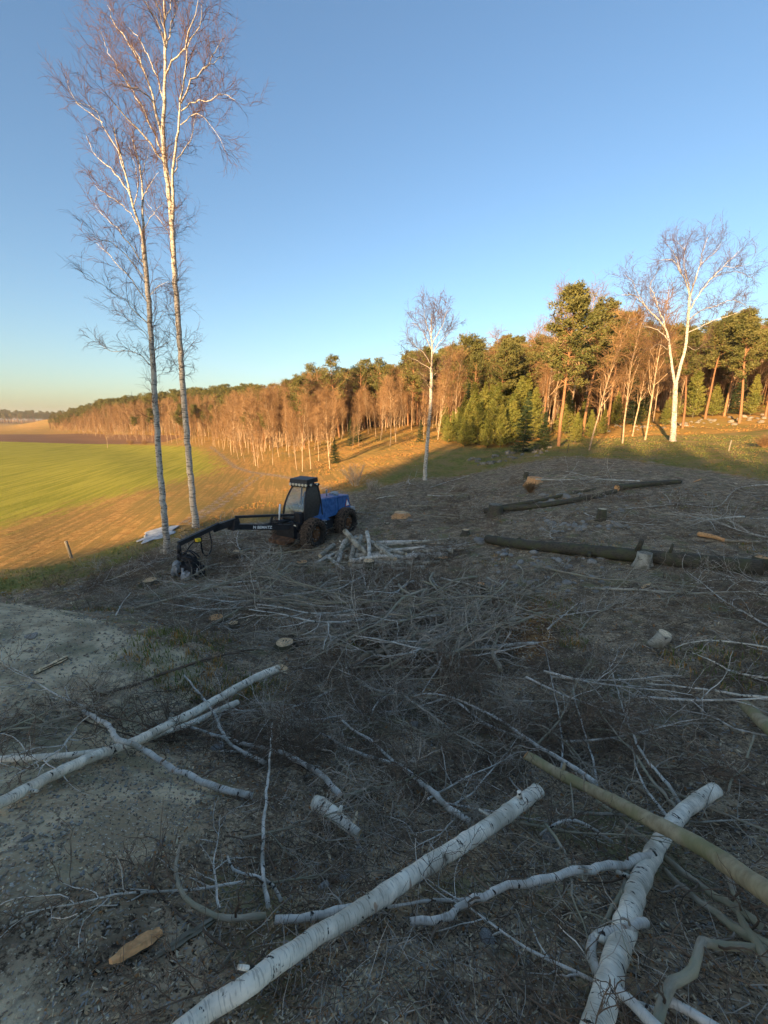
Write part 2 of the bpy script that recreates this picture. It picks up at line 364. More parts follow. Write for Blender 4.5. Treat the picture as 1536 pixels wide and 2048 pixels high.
k = NT('ground_cover'); pos = k.n('NewGeometry').outputs['Position']
za = k.n('Attribute', attribute_name='zone_a').outputs['Color']; zb = k.n('Attribute', attribute_name='zone_b').outputs['Color']
sa = k.n('SeparateColor', {0: za}); sb = k.n('SeparateColor', {0: zb})
nb = k.noise(pos, .55, 5, .6); nm = k.noise(pos, 3.0, 5, .6); nf = k.noise(pos, 14, 5, .65); nff = k.noise(pos, 60, 3, .6); nbig = k.noise(pos, .09, 3)
def w_(o, amt=.7):
    return k.ramp(k.math('ADD', o, k.math('MULTIPLY', k.math('SUBTRACT', nm, .5), amt)), .38, .62)
# rough dry grass of the slopes (the base of everything)
straw = k.mix(k.ramp(nm, .3, .7), (.27, .14, .035), (.50, .28, .08))
straw = k.mix(k.ramp(nf, .5, .8), straw, (.56, .38, .14)); srot = k.n('VectorRotate', {'Vector': pos, 'Angle': math.radians(-14)}, rotation_type='Z_AXIS').outputs[0]; straw = k.mix(k.math('MULTIPLY', k.ramp(k.noise(k.scl(srot, (3.2, .16, 1)), 1.0, 3, dist=.4), .44, .56), .8), straw, (.25, .165, .045))
straw = k.mix(k.math('MULTIPLY', k.ramp(nbig, .45, .65), .5), straw, (.22, .18, .045))
# crop rows
rot = k.n('VectorRotate', {'Vector': pos, 'Angle': math.radians(-14)}, rotation_type='Z_AXIS').outputs[0]
rows = k.noise(k.scl(rot, (2.4, .10, 1)), 1.0, 3); clump = k.noise(k.scl(rot, (5, 2.2, 1)), 1.0, 3)
crop = k.mix(k.ramp(rows, .35, .65), (.24, .24, .022), (.37, .33, .04))
crop = k.mix(k.math('MULTIPLY', k.ramp(clump, .5, .75), .45), crop, (.33, .27, .075))
# where the crop thins into stubble the tan straw shows
cw = k.ramp(k.math('ADD', sa.outputs[0], k.math('MULTIPLY', k.math('SUBTRACT', k.noise(k.scl(rot, (2.6, .3, 1)), 1.0, 4, .7), .5), 1.3)), .3, .75)
col = k.mix(cw, straw, crop)
pl = k.mix(k.ramp(k.noise(k.scl(rot, (.1, 1.2, 1)), 1.0, 3), .3, .7), (.15, .08, .045), (.24, .135, .07))
col = k.mix(w_(sa.outputs[1], .3), col, pl)
gr = k.mix(k.ramp(nm, .35, .7), (.13, .135, .032), (.24, .21, .055)); gr = k.mix(k.ramp(nb, .4, .62), gr, (.25, .18, .07))
col = k.mix(w_(sb.outputs[1]), col, gr)
n40 = k.noise(pos, 34, 4, .7); soil = k.mix(k.ramp(nm, .35, .65), (.16, .118, .074), (.42, .31, .19)); soil = k.mix(k.ramp(n40, .38, .52, True), soil, (.055, .040, .027)); soil = k.mix(k.ramp(nf, .58, .7), soil, (.50, .40, .26)); soil = k.mix(k.ramp(nff, .62, .7), soil, (.60, .52, .38))
soil = k.mix(k.math('MULTIPLY', k.ramp(k.noise(pos, 1.1, 4), .55, .68), .7), soil, (.20, .19, .085))
soil = k.mix(k.math('MULTIPLY', k.ramp(k.noise(pos, .8, 3, dist=.6), .58, .7), .6), soil, (.17, .095, .05))
col = k.mix(w_(sa.outputs[2], 1.2), col, soil)
sand = k.mix(k.ramp(k.noise(k.scl(pos, (1.0, .35, 1)), 2.2, 5, .65), .38, .62), (.33, .25, .15), (.64, .50, .31)); sand = k.mix(k.ramp(nf, .5, .72), sand, (.21, .185, .14)); sand = k.mix(k.ramp(nff, .60, .66), sand, (.55, .51, .42))
sand = k.mix(k.math('MULTIPLY', k.ramp(k.noise(pos, 1.6, 3), .52, .66), .55), sand, (.20, .19, .11))
col = k.mix(w_(sb.outputs[0]), col, sand)
sun_tint = k.mix(k.ramp(nf, .42, .6), (.13, .055, .025), (.42, .23, .08))  # orange tint standing in for sunlight through a gap in the trees
col = k.mix(k.math('MULTIPLY', w_(sb.outputs[2], 1.1), .85), col, sun_tint)
k.col(col).set(Roughness=.95, Specular_IOR_Level=.12)
hh = k.math('ADD', k.math('MULTIPLY', nff, .25), k.math('ADD', k.math('MULTIPLY', nf, .8), k.math('MULTIPLY', nm, 1.6)))
k.bump(hh, .8, .025)
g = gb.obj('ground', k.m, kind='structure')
x = V[:, 0]; y = V[:, 1]; r = np.hypot(x, y)
zA = np.ones((len(V), 4), np.float32); zB = np.ones((len(V), 4), np.float32)
zA[:, 0] = soft(sdf(CROP, x, y) - 1.5, 5.0); zA[:, 1] = soft(sdf(PLOUGH, x, y), 1.0); zA[:, 2] = soft(sdf(SOIL, x, y), np.clip(r * .06, .3, 3))
def along(s, w):
    P_ = polyw(s); d = np.full(len(x), 1e9)
    for p_, q_ in zip(P_[:-1], P_[1:]):
        e = q_ - p_; t = np.clip(((x - p_[0]) * e[0] + (y - p_[1]) * e[1]) / (e @ e), 0, 1); d = np.minimum(d, np.hypot(x - p_[0] - t * e[0], y - p_[1] - t * e[1]))
    return np.clip(1.2 - d / w, 0, 1)
for s_, w_d in (('420 893;445 912;470 934;500 944;560 952;620 966;690 986', .9), ('365 1046;420 1012;470 975;510 948', .45), ('385 1046;445 1008;490 975;525 950', .45), ('1000 915;1200 918;1400 914;1536 925;1700 935', .35), ('560 905;600 912;640 908;700 898', .5)):
    zA[:, 2] = np.maximum(zA[:, 2], .62 * along(s_, w_d))
zB[:, 0] = np.maximum(soft(sdf(SAND, x, y), .35), .8 * soft(sdf(SAND2, x, y), .12)); zB[:, 2] = soft(sdf(SUN_PATCH, x, y), .5)
zB[:, 1] = np.maximum(np.maximum(soft(sdf(GRASS1, x, y), 1.2), soft(sdf(GRASS2, x, y), 2.0)), .75 * soft(sdf(MOSS, x, y), .6))
low = soft(sdf(polyw('-300 1880;60 1790;250 1720;340 1700;320 1850;200 2000;150 2048;-300 2048'), x, y), .15); zB[:, 0] *= 1 - .55 * low; zA[:, 2] = np.maximum(zA[:, 2], low); zB[:, 1] = np.maximum(zB[:, 1], .42 * low)
zB[:, 1] = np.where(zA[:, 2] > .6, np.minimum(zB[:, 1], .8), zB[:, 1])
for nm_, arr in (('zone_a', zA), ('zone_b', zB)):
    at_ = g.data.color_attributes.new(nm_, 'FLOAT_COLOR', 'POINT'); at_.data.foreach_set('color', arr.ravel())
# ------------------------------------------------------------------ growing branches
def nrm(a): return a / (np.linalg.norm(a, axis=-1, keepdims=True) + 1e-9)
def smooth_path(P, n):
    """Catmull-Rom through the points, n samples evenly by length"""
    P = np.asarray(P, float); Q = np.vstack([2 * P[0] - P[1], P, 2 * P[-1] - P[-2]]); out = []
    for i in range(1, len(Q) - 2):
        t = np.linspace(0, 1, 12, endpoint=False)[:, None]
        out.append(.5 * (2 * Q[i] + (Q[i + 1] - Q[i - 1]) * t + (2 * Q[i - 1] - 5 * Q[i] + 4 * Q[i + 1] - Q[i + 2]) * t ** 2 + (3 * Q[i] - Q[i - 1] - 3 * Q[i + 1] + Q[i + 2]) * t ** 3))
    C = np.vstack(out + [P[-1:]]); L = np.r_[0, np.cumsum(np.linalg.norm(np.diff(C, axis=0), axis=1))]
    s = np.linspace(0, L[-1], n); return np.stack([np.interp(s, L, C[:, j]) for j in range(3)], 1)
def grow(S, D, L, K, rng, wander=.15, pull=(0, 0, 0), pull_end=None):
    """N curved shoots: starts S, directions D, lengths L, K points"""
    N = len(S); P = np.empty((N, K, 3)); P[:, 0] = S; d = nrm(np.array(D, float)); step = (np.asarray(L) / (K - 1))[:, None]
    p0 = np.array(pull); p1 = p0 if pull_end is None else np.array(pull_end)
    for i in range(1, K):
        t = i / (K - 1); d = nrm(d + wander * rng.normal(size=(N, 3)) + p0 * (1 - t) + p1 * t); P[:, i] = P[:, i - 1] + d * step
    return P
def offshoots(P, R, n, rng, t0=.15, t1=1.0, ang=(30, 60), up=0.0, flat=None):
    """n starting points per shoot: position, direction, parent radius, place along the parent"""
    N, K, _ = P.shape; pi = np.repeat(np.arange(N), n); t = t0 + (t1 - t0) * (np.tile((np.arange(n) + .5) / n, N) + rng.uniform(-.5, .5, N * n) / n)
    x = np.clip(t, 0, .999) * (K - 1); i = x.astype(int); f = (x - i)[:, None]
    pos = P[pi, i] * (1 - f) + P[pi, i + 1] * f; T = nrm(P[pi, i + 1] - P[pi, i]); r = R[pi, i] * (1 - f[:, 0]) + R[pi, i + 1] * f[:, 0]
    a = np.radians(rng.uniform(*ang, N * n)); q = nrm(np.cross(T, rng.normal(size=(N * n, 3)) + np.array([0, 0, .0])))
    if flat is not None: q = nrm(q * np.array([1, 1, flat]))
    d = T * np.cos(a)[:, None] + q * np.sin(a)[:, None]; d[:, 2] += up
    return pos, nrm(d), r, t, pi
def taper(r0, r1, K, N=None, pw=1.0):
    t = np.linspace(0, 1, K) ** pw
    return (np.asarray(r0)[..., None] * (1 - t) + np.asarray(r1)[..., None] * t)

# ------------------------------------------------------------------ distant forest trees (each kind a few variants, copied)
def far_birch(seed, Ht, nl=16, nt=16, red=True, spread=1.0):
    rng = np.random.default_rng(seed); b = MB()
    T = grow(np.zeros((1, 3)), [[rng.normal() * .05, rng.normal() * .05, 1]], [Ht * .93], 12, rng, .035, (0, 0, .04)); R = taper([Ht * .0072], [.012], 12)
    b.tubes(T, R, 6, 0)
    ps, d, r, t, _ = offshoots(T, R, nl, rng, .28, .97, (25, 50)); L = Ht * .30 * spread * (1.15 - t) * rng.uniform(.7, 1.2, nl)
    P1 = grow(ps, d, L, 6, rng, .12, (0, 0, .18)); R1 = taper(np.minimum(r * .55, Ht * .0030), L * 0 + .008, 6); b.tubes(P1, R1, 4, 1)
    c = MB(); A = np.concatenate([P1]); RA = R1
    p2, d2, r2, t2, _ = offshoots(A, RA, 9, rng, .15, 1, (25, 60)); L2 = Ht * .10 * rng.uniform(.6, 1.3, len(p2))
    P2 = grow(p2, d2, L2, 4, rng, .2, (0, 0, .05)); R2 = np.full(P2.shape[:2], .011); R2[:, -1] = .006; c.tubes(P2, R2, 3, 0)
    p3, d3, r3, t3, _ = offshoots(P2, R2, nt // 2, rng, .1, 1, (20, 60)); L3 = Ht * .05 * rng.uniform(.6, 1.3, len(p3))
    P3 = grow(p3, d3, L3, 3, rng, .25, (0, 0, -.1)); R3 = np.full(P3.shape[:2], .0075); R3[:, -1] = .003; c.tubes(P3, R3, 3, 0)
    return b, c
def needles(c, cen, n, size, rng, flat=.6, m=0, ln=.22, wd=.045):
    """tufts of needle sprays: n slim leaf-like blades round each centre"""
    N = len(cen); ctr = np.repeat(cen, n, 0); sz = np.repeat(np.asarray(size) * np.ones(N), n)
    o = rng.normal(size=(N * n, 3)); o /= np.linalg.norm(o, axis=1, keepdims=True); o[:, 2] = o[:, 2] * flat + .12
    base = ctr + o * (sz * rng.uniform(.15, .85, N * n))[:, None]
    d = nrm(o + rng.normal(size=o.shape) * .5 + [0, 0, .25]); s = nrm(np.cross(d, rng.normal(size=o.shape)))
    l = (ln * rng.uniform(.7, 1.4, N * n))[:, None]; w = (wd * rng.uniform(.7, 1.3, N * n))[:, None]
    V = np.stack([base - s * w, base + s * w, base + d * l], 1); c.add(V, f3=np.arange(N * n * 3).reshape(-1, 3), m=m)
def pine(seed, Ht, base=.55, nb=34, dens=1.0, width=.17, ntuft=13):
    rng = np.random.default_rng(seed); b = MB()
    T = grow(np.zeros((1, 3)), [[rng.normal() * .03, rng.normal() * .03, 1]], [Ht * .96], 12, rng, .03, (0, 0, .05)); R = taper([Ht * .0125], [.03], 12); b.tubes(T, R, 7, 0)
    ps, d, r, t, _ = offshoots(T, R, nb, rng, base, .99, (50, 85)); u = (t - base) / (1 - base)
    L = Ht * width * (np.sin(np.clip(u, 0, 1) ** .8 * 2.6 + .45) + .12) * rng.uniform(.55, 1.25, nb)
    P1 = grow(ps, d, np.maximum(L, .4), 6, rng, .16, (0, 0, .10)); R1 = taper(np.minimum(r * .5, .07), L * 0 + .012, 6); b.tubes(P1, R1, 4, 0)
    st, sd, sr, _, _ = offshoots(T, R, 7, rng, base * .45, base, (70, 100)); b.tubes(grow(st, sd, rng.uniform(.3, 1.4, 7), 4, rng, .15), taper(np.full(7, .03), np.full(7, .008), 4), 3, 0)
    c = MB(); p2, d2, _, t2, _ = offshoots(P1, R1, ntuft, rng, .3, 1.02, (20, 80), flat=.5)
    cen = p2 + d2 * rng.uniform(.05, .6, (len(p2), 1)); needles(c, cen, int(15 * dens), rng.uniform(.3, .58, len(p2)), rng, .5, ln=.26, wd=.06)
    needles(c, T[:, -2:].reshape(-1, 3), 40, .6, rng)
    return b, c
def spruce(seed, Ht, wide=.2, nw=22, per=9, ntuft=7, blades=9, low=.04, up=-.12):
    rng = np.random.default_rng(seed); b = MB(); T = grow(np.zeros((1, 3)), [[0, 0, 1]], [Ht], 10, rng, .012, (0, 0, .05)); R = taper([Ht * .013], [.01], 10); b.tubes(T, R, 6, 0)
    n = nw * per; t = low + (1 - low) * np.repeat((np.arange(nw) + .2) / nw, per) + rng.normal(size=n) * .008; az = rng.uniform(0, 6.283, n)
    z = np.clip(t, 0, .985) * Ht; x = t * 0 + np.interp(z, T[0, :, 2], T[0, :, 0]); y = np.interp(z, T[0, :, 2], T[0, :, 1])
    L = Ht * wide * (1.02 - np.clip(t, 0, 1)) ** .85 * rng.uniform(.65, 1.15, n); D = np.stack([np.cos(az), np.sin(az), np.full(n, up) + .25 * t], 1)
    P = grow(np.stack([x, y, z], 1), D, np.maximum(L, .15), 5, rng, .08, (0, 0, -.10), (0, 0, .14)); b.tubes(P, taper(np.full(n, .018), np.full(n, .006), 5), 3, 0)
    c = MB(); p2, d2, _, t2, pi = offshoots(P, taper(np.full(n, .02), np.full(n, .01), 5), ntuft, rng, .12, 1, (20, 70), flat=.3)
    s = np.clip(L[pi] * .16, .06, .34); needles(c, p2, blades, s, rng, .35, ln=.012 * Ht + .06, wd=.02 + .0016 * Ht)
    return b, c
def mesh_pair(pair, name, mb, mc): return pair[0].mesh(name + '_trunk', mb), pair[1].mesh(name + '_crown', mc, smooth=False)
def tree_from(meshes, name, label, category, loc, rz=0, scale=1.0, group=None, tilt=(0, 0)):
    t = thing(name, label, category, loc, rz, group); t.scale = (scale,) * 3; t.rotation_euler = (tilt[0], tilt[1], rz)
    link('trunk', meshes[0], t); link('crown', meshes[1], t, kind='stuff'); return t
FB = [mesh_pair(far_birch(10 + i, h_, 18 + i, 15, spread=s_), 'birch', [M['birch_far'], M['limb_far']], M['twig_red']) for i, (h_, s_) in enumerate([(12, 1), (11, .8), (13, .9), (10, 1.2), (12.5, .7)])]
PN = [mesh_pair(pine(30 + i, h_, b_, n_, width=w_), 'pine', M['pine_bark'], M['pine_needle']) for i, (h_, b_, n_, w_) in enumerate([(16, .52, 60, .18), (15, .56, 52, .21), (17, .42, 76, .17), (14, .58, 44, .23)])]
SPR = [mesh_pair(spruce(50 + i, h_, w_), 'spruce', M['dark_bark'], M['spruce_needle']) for i, (h_, w_) in enumerate([(9, .24), (12, .19), (6, .28)])]
YNG = [mesh_pair(spruce(60 + i, h_, w_, 18, 10, 7, 10, up=.55), 'young_conifer', M['dark_bark'], M['young_needle']) for i, (h_, w_) in enumerate([(5, .34), (6, .30)])]
SMALL = MB()                                                 # (single-mesh trees for the far slope)
def merged(pair, name, mats):
    b, c = pair; m_ = MB(); m_.v = b.v + [a for a in c.v]; m_.n = b.n + c.n
    m_.f4 = b.f4 + [f + b.n for f in c.f4]; m_.m4 = [a * 0 for a in b.m4] + [a * 0 + 1 for a in c.m4]; m_.uv4 = b.uv4 + c.uv4
    m_.f3 = b.f3 + [f + b.n for f in c.f3]; m_.m3 = b.m3 + [a * 0 + 1 for a in c.m3]; m_.uv3 = b.uv3 + c.uv3
    return m_.mesh(name, mats, False)
FARB = [merged(far_birch(80 + i, 11.5, 14, 12, spread=1.0), 'far_birch', [M['birch_far'], M['twig_red']]) for i in range(3)]
FARP = [merged(pine(90 + i, 14, .45, 40, .8, .20, 8), 'far_pine', [M['pine_bark'], M['pine_needle']]) for i in range(3)]

# the forest's front edge, by the direction one looks in
EDGE = np.array([(0, 852), (60, 860), (150, 868), (230, 879), (300, 885), (380, 890), (430, 893), (480, 918), (520, 932), (600, 932), (650, 925), (700, 905), (740, 892), (790, 888), (870, 880), (930, 893), (1000, 893), (1060, 893), (1120, 885), (1200, 876), (1300, 864), (1400, 850), (1536, 842), (1650, 842)])
ET = []
for u, v in EDGE:
    p = gp(u, v); ET.append((math.atan2(p[0], p[1]), math.hypot(p[0], p[1])))
ET = np.array(ET)
def edge_r(th): return np.interp(th, ET[:, 0], ET[:, 1])
print('EDGE', [(int(u), round(float(a[1]))) for (u, v), a in zip(EDGE, ET)])
rng = np.random.default_rng(11); taken = []
def pick_spots(n, th0, th1, depth0, depth1, mind, pw=1.0, tries=30):
    out = []
    for _ in range(n * tries):
        if len(out) >= n: break
        th = rng.uniform(th0, th1); r = edge_r(th) * 1.0 + depth0 + (depth1 - depth0) * rng.uniform() ** pw
        x, y = r * math.sin(th), r * math.cos(th)
        if all((x - a) ** 2 + (y - b_) ** 2 > (mind * min(1, r / 80 + .4)) ** 2 for a, b_ in taken):
            taken.append((x, y)); out.append((x, y))
    return out
TH0, TH1 = -.685, .84
ZONES = [(-1.2, 'beyond the far end of the green field'), (-.62, 'beyond the green field, left of the two lone birches'), (-.50, 'seen between and beside the two lone birches'), (-.36, 'just right of the taller lone birch'), (-.28, 'where the green field narrows'), (-.20, 'on the golden slope above the machine roof'), (-.10, 'on the golden slope right of the machine roof'),
         (.0, 'left of the lone slender birch'), (.07, 'behind the lone slender birch'), (.14, 'left of the bright young conifers'), (.22, 'behind the bright young conifers'), (.36, 'around the tallest pine'), (.46, 'between the tallest pine and the forked birch'), (.58, 'behind the large forked birch'), (.66, 'right of the large forked birch'), (.76, 'at the right end of the stone wall')]
def zone_label(pre, x, y, back=''):
    th_ = math.atan2(x, y); z_ = [q for a_, q in ZONES if th_ >= a_][-1]; dep = math.hypot(x, y) - edge_r(th_); d_ = 'front row ' if dep < 7 else 'inner ' if dep < 28 else 'deep standing '
    return d_ + pre + ' ' + z_
def put_trees(spots, meshes, name, labels, cat, group, smin=.75, smax=1.2, tl=.03):
    zs = height([a for a, _ in spots], [b_ for _, b_ in spots])
    for (x, y), z in zip(spots, zs):
        lab = zone_label({'birch': 'bare birch', 'pine': 'green crowned pine', 'spruce': 'dark spruce'}[cat] if smin > .4 or cat != 'birch' else 'low brown scrub birch', x, y)
        tree_from(meshes[rng.integers(len(meshes))], name, lab, cat, (x, y, z - .1), rng.uniform(0, 6.28), rng.uniform(smin, smax) * float(np.interp(math.atan2(x, y), [-.685, -.655, -.60], [.45, .7, 1.0])), group, (rng.normal() * tl, rng.normal() * tl))
# hand-placed trees of the forest edge come first so that the scatter keeps clear of them
def edge_tree(u, v, kind, i, hpx, label, name, cat, group=None, tilt=(0, 0)):
    p = gp(u, v); ms = {'b': FB, 'p': PN, 's': SPR, 'y': YNG}[kind][i]
    zc = p[1] * CP - (p[2] - H) * SP; hm = hpx / F * zc * .93
    h0 = max(q.co.z for q in ms[0].vertices)
    taken.append((p[0], p[1])); return tree_from(ms, name, label, cat, (p[0], p[1], p[2] - .08), rng.uniform(0, 6.28), hm / h0, group, tilt)
EDGE_TREES = [
    (512, 932, 'b', 1, 135, 'thin birch standing alone at the edge of the golden slope above the track', 0),
    (546, 930, 'b', 3, 110, 'thin birch second along the golden slope beside the track', 0),
    (594, 940, 'b', 4, 120, 'slender birch just left of the pair below the pine on the slope', 0),
    (605, 943, 'b', 0, 150, 'slender birch right of centre in the row behind the machine roof', 0),
    (622, 938, 'b', 2, 170, 'tall pale birch above the machine cab roof', 0),
    (660, 938, 'b', 1, 165, 'birch with pale trunk just left of the small spruce', 0),
    (573, 902, 'b', 2, 120, 'forked birch with spreading limbs on the middle of the slope', 0),
    (468, 905, 'b', 0, 120, 'birch with pale trunk above the end of the green field', 0),
    (780, 892, 'b', 3, 135, 'bushy many limbed birch on the upper golden slope', 0),
    (792, 884, 'b', 0, 130, 'slim birch just behind the bushy many limbed birch', 0),
    (1178, 900, 'b', 4, 265, 'slender crooked birch in front of the brush left of the forked birch', 0),
    (1245, 887, 'b', 1, 265, 'slender upright birch between the crooked birch and the forked birch', 0),
    (1290, 880, 'b', 2, 300, 'leaning birch with dark lower trunk just left of the forked birch', 0),
    (1090, 868, 'b', 0, 270, 'birch pair with bright trunk beside the tallest pine', 0),
    (1100, 866, 'b', 3, 240, 'second birch of the pair beside the tallest pine', 0),
    (1265, 872, 'b', 4, 215, 'thin birch behind the leaning birch near the stone wall', 0),
    (1210, 850, 'b', 3, 215, 'birch with many pale upright limbs behind the slender birches', 0),
    (215, 896, 'b', 3, 60, 'small round crowned birch alone at the end of the green field', 0),
    (1117, 893, 'p', 2, 305, 'tallest pine with bare grey lower trunk at the edge of the pasture', 1),
    (1010, 870, 'p', 0, 195, 'pine rising above the young conifers left of the tallest pine', 1),
    (1365, 856, 'p', 1, 200, 'pine with straight orange trunk just right of the forked birch', 1),
    (1410, 838, 'p', 0, 205, 'pine with grey trunk beyond the stone wall', 1),
    (1478, 846, 'p', 2, 225, 'leaning orange pine at the right end of the stone wall', 1),
    (1448, 832, 'p', 3, 210, 'pine just behind the leaning orange pine', 1),
    (1530, 836, 'p', 1, 210, 'pine on the far right edge above the stone wall', 1),
    (1045, 906, 's', 0, 130, 'dark broad spruce standing in front of the bright young conifers', 2),
    (1085, 899, 's', 2, 80, 'low dark spruce beside the broad dark spruce', 2),
    (700, 892, 's', 1, 60, 'dark small spruce on the golden slope below the birches', 2),
    (671, 926, 's', 2, 55, 'smallest spruce beside the pale birch on the golden slope', 2),
    (715, 884, 's', 2, 52, 'stubby spruce behind the dark small spruce on the slope', 2),
    (840, 884, 's', 0, 48, 'low green spruce left of the lone birch on the upper slope', 2),
    (590, 868, 'p', 1, 90, 'dark pine standing among the birches on the middle of the slope', 1),
    (525, 880, 'p', 0, 90, 'dark pine left among the birches over the green field', 1)]
for u, v, kd, i, hp, lab, c_ in EDGE_TREES:
    edge_tree(u, v, kd, i, hp, lab, ('birch_tree', 'pine_tree', 'spruce_tree')[c_], ('birch', 'pine', 'spruce')[c_], tilt=(rng.normal() * .02, rng.normal() * .02))
for u, v, hp in [(905, 880, 62), (930, 893, 80), (955, 890, 95), (975, 880, 110), (1000, 895, 90), (1020, 888, 105), (1150, 885, 65), (1165, 862, 75), (1205, 868, 55), (985, 868, 130), (945, 870, 110), (890, 872, 70), (1065, 880, 110),
                 (1330, 850, 60), (1385, 835, 110), (1425, 832, 70), (1230, 850, 70), (1130, 868, 90), (1275, 838, 60), (915, 885, 75), (940, 885, 100), (962, 880, 120), (990, 885, 125), (1015, 872, 140), (1035, 878, 130), (975, 895, 80), (925, 870, 85), (1180, 875, 60), (1050, 868, 125), (895, 885, 55), (1345, 838, 80), (1500, 830, 85)]:
    edge_tree(u, v, 'y', rng.integers(2), hp, ('tall ' if hp > 105 else 'middling ' if hp > 78 else 'low ') + 'bright young conifer ' + [q for a_, q in ((0, 'at the left tip of the thicket'), (918, 'in the left part of the thicket'), (950, 'in the middle of the thicket'), (980, 'below the rounded pine top in the thicket'), (1005, 'just left of the dark broad spruce'), (1040, 'behind the dark broad spruce'), (1100, 'beside the tallest pine'), (1160, 'behind the slender crooked birch'), (1220, 'under the leaning birch'), (1300, 'left of the stone wall behind the forked birch'), (1400, 'above the right end of the stone wall')) if u >= a_][-1], 'young_conifer', 'conifer', 'young conifers along the pasture edge')
for u, v, kd, i, hp, lab in [(1165, 872, 'p', 0, 260, 'dense pine just right of the tallest pine'), (1215, 858, 'p', 1, 235, 'dense pine above the slender crooked birch'), (1085, 858, 'p', 3, 190, 'pine left of the tallest pine, half behind birches'), (1060, 862, 'b', 4, 215, 'purple crowned birch left of the tallest pine'), (1135, 862, 'b', 0, 275, 'purple crowned birch half behind the tallest pine')]:
    edge_tree(u, v, kd, i, hp, lab, 'pine_tree' if kd == 'p' else 'birch_tree', 'pine' if kd == 'p' else 'birch')
LB = ['bare birch in the brown wood beyond the green field', 'bare birch in the sunlit wood on the golden slope', 'bare birch in the wood behind the pasture']
LP = ['dark pine on the ridge beyond the green field', 'pine rising behind the birches on the hillside', 'tall pine in the wood behind the pasture']
put_trees(pick_spots(70, TH0, -.15, 0, 22, 3.4), FB, 'birch_tree', LB, 'birch', 'birches of the hillside wood', .45, .8)
put_trees(pick_spots(60, TH0, -.28, -4, 5, 2.6), FB, 'birch_tree', ['low brown birch scrub tree along the foot of the wood beyond the green field'] * 3, 'birch', 'birches of the hillside wood', .28, .46)
put_trees(pick_spots(75, -.25, .18, 1, 40, 2.6), FB, 'birch_tree', LB, 'birch', 'birches of the hillside wood', .52, .88)
put_trees(pick_spots(60, .12, TH1, 6, 45, 2.6), FB, 'birch_tree', LB, 'birch', 'birches of the hillside wood', .9, 1.3)
put_trees(pick_spots(60, .05, TH1, 10, 60, 3.0), PN, 'pine_tree', LP, 'pine', 'pines of the hillside wood', .85, 1.12)
put_trees(pick_spots(70, -.22, .15, 24, 75, 3.0), PN, 'pine_tree', LP, 'pine', 'pines of the hillside wood', .58, .82)
put_trees(pick_spots(26, -.55, -.05, 6, 45, 3.0), PN, 'pine_tree', LP, 'pine', 'pines of the hillside wood', .5, .72)
put_trees(pick_spots(18, -.1, TH1, 8, 35, 3.5), SPR, 'spruce_tree', ['dark spruce among the birches of the hillside wood'] * 3, 'spruce', 'spruces of the hillside wood', .5, .9)

def scatter(name, pts_, kinds, meshes, scale, label_kind, rz=True, tilt=0.0, mats=None, normals=None):
    """stuff: one object whose geometry nodes place copies of a few small meshes on its points"""
    n = len(pts_); me = bpy.data.meshes.new(name); me.vertices.add(n); me.vertices.foreach_set('co', np.asarray(pts_, np.float32).ravel())
    a = me.attributes.new('kind_index', 'INT', 'POINT'); a.data.foreach_set('value', np.asarray(kinds, np.int32))
    a = me.attributes.new('size', 'FLOAT', 'POINT'); a.data.foreach_set('value', np.asarray(scale, np.float32))
    rt = np.zeros((n, 3), np.float32); rt[:, 2] = rng.uniform(0, 6.283, n)
    if tilt: rt[:, :2] = rng.normal(size=(n, 2)) * tilt
    if normals is not None: rt = normals
    a = me.attributes.new('turn', 'FLOAT_VECTOR', 'POINT'); a.data.foreach_set('vector', np.asarray(rt, np.float32).ravel())
    o = link(name, me, kind='stuff'); ng = bpy.data.node_groups.new(name, 'GeometryNodeTree')
    ng.interface.new_socket('Geometry', in_out='INPUT', socket_type='NodeSocketGeometry'); ng.interface.new_socket('Geometry', in_out='OUTPUT', socket_type='NodeSocketGeometry')
    N = ng.nodes.new; gi = N('NodeGroupInput'); go = N('NodeGroupOutput'); L = ng.links.new
    join = N('GeometryNodeGeometryToInstance')
    for src in meshes[::-1]:
        oi = N('GeometryNodeObjectInfo'); oi.inputs['Object'].default_value = src; oi.inputs['As Instance'].default_value = False
        gti = N('GeometryNodeGeometryToInstance'); L(oi.outputs['Geometry'], gti.inputs[0]); L(gti.outputs[0], join.inputs[0])
    jg = N('GeometryNodeJoinGeometry')
    for l in list(join.inputs[0].links): L(l.from_socket, jg.inputs[0])
    ng.nodes.remove(join)
    iop = N('GeometryNodeInstanceOnPoints'); L(gi.outputs[0], iop.inputs['Points']); L(jg.outputs[0], iop.inputs['Instance'])
    iop.inputs['Pick Instance'].default_value = True
    def attr(nm, ty):
        q = N('GeometryNodeInputNamedAttribute'); q.data_type = ty; q.inputs['Name'].default_value = nm; return q.outputs['Attribute']
    L(attr('kind_index', 'INT'), iop.inputs['Instance Index']); L(attr('turn', 'FLOAT_VECTOR'), iop.inputs['Rotation']); L(attr('size', 'FLOAT'), iop.inputs['Scale'])
    L(iop.outputs[0], go.inputs[0]); md = o.modifiers.new('scatter', 'NODES'); md.node_group = ng
    if label_kind: o['label'] = label_kind
    return o
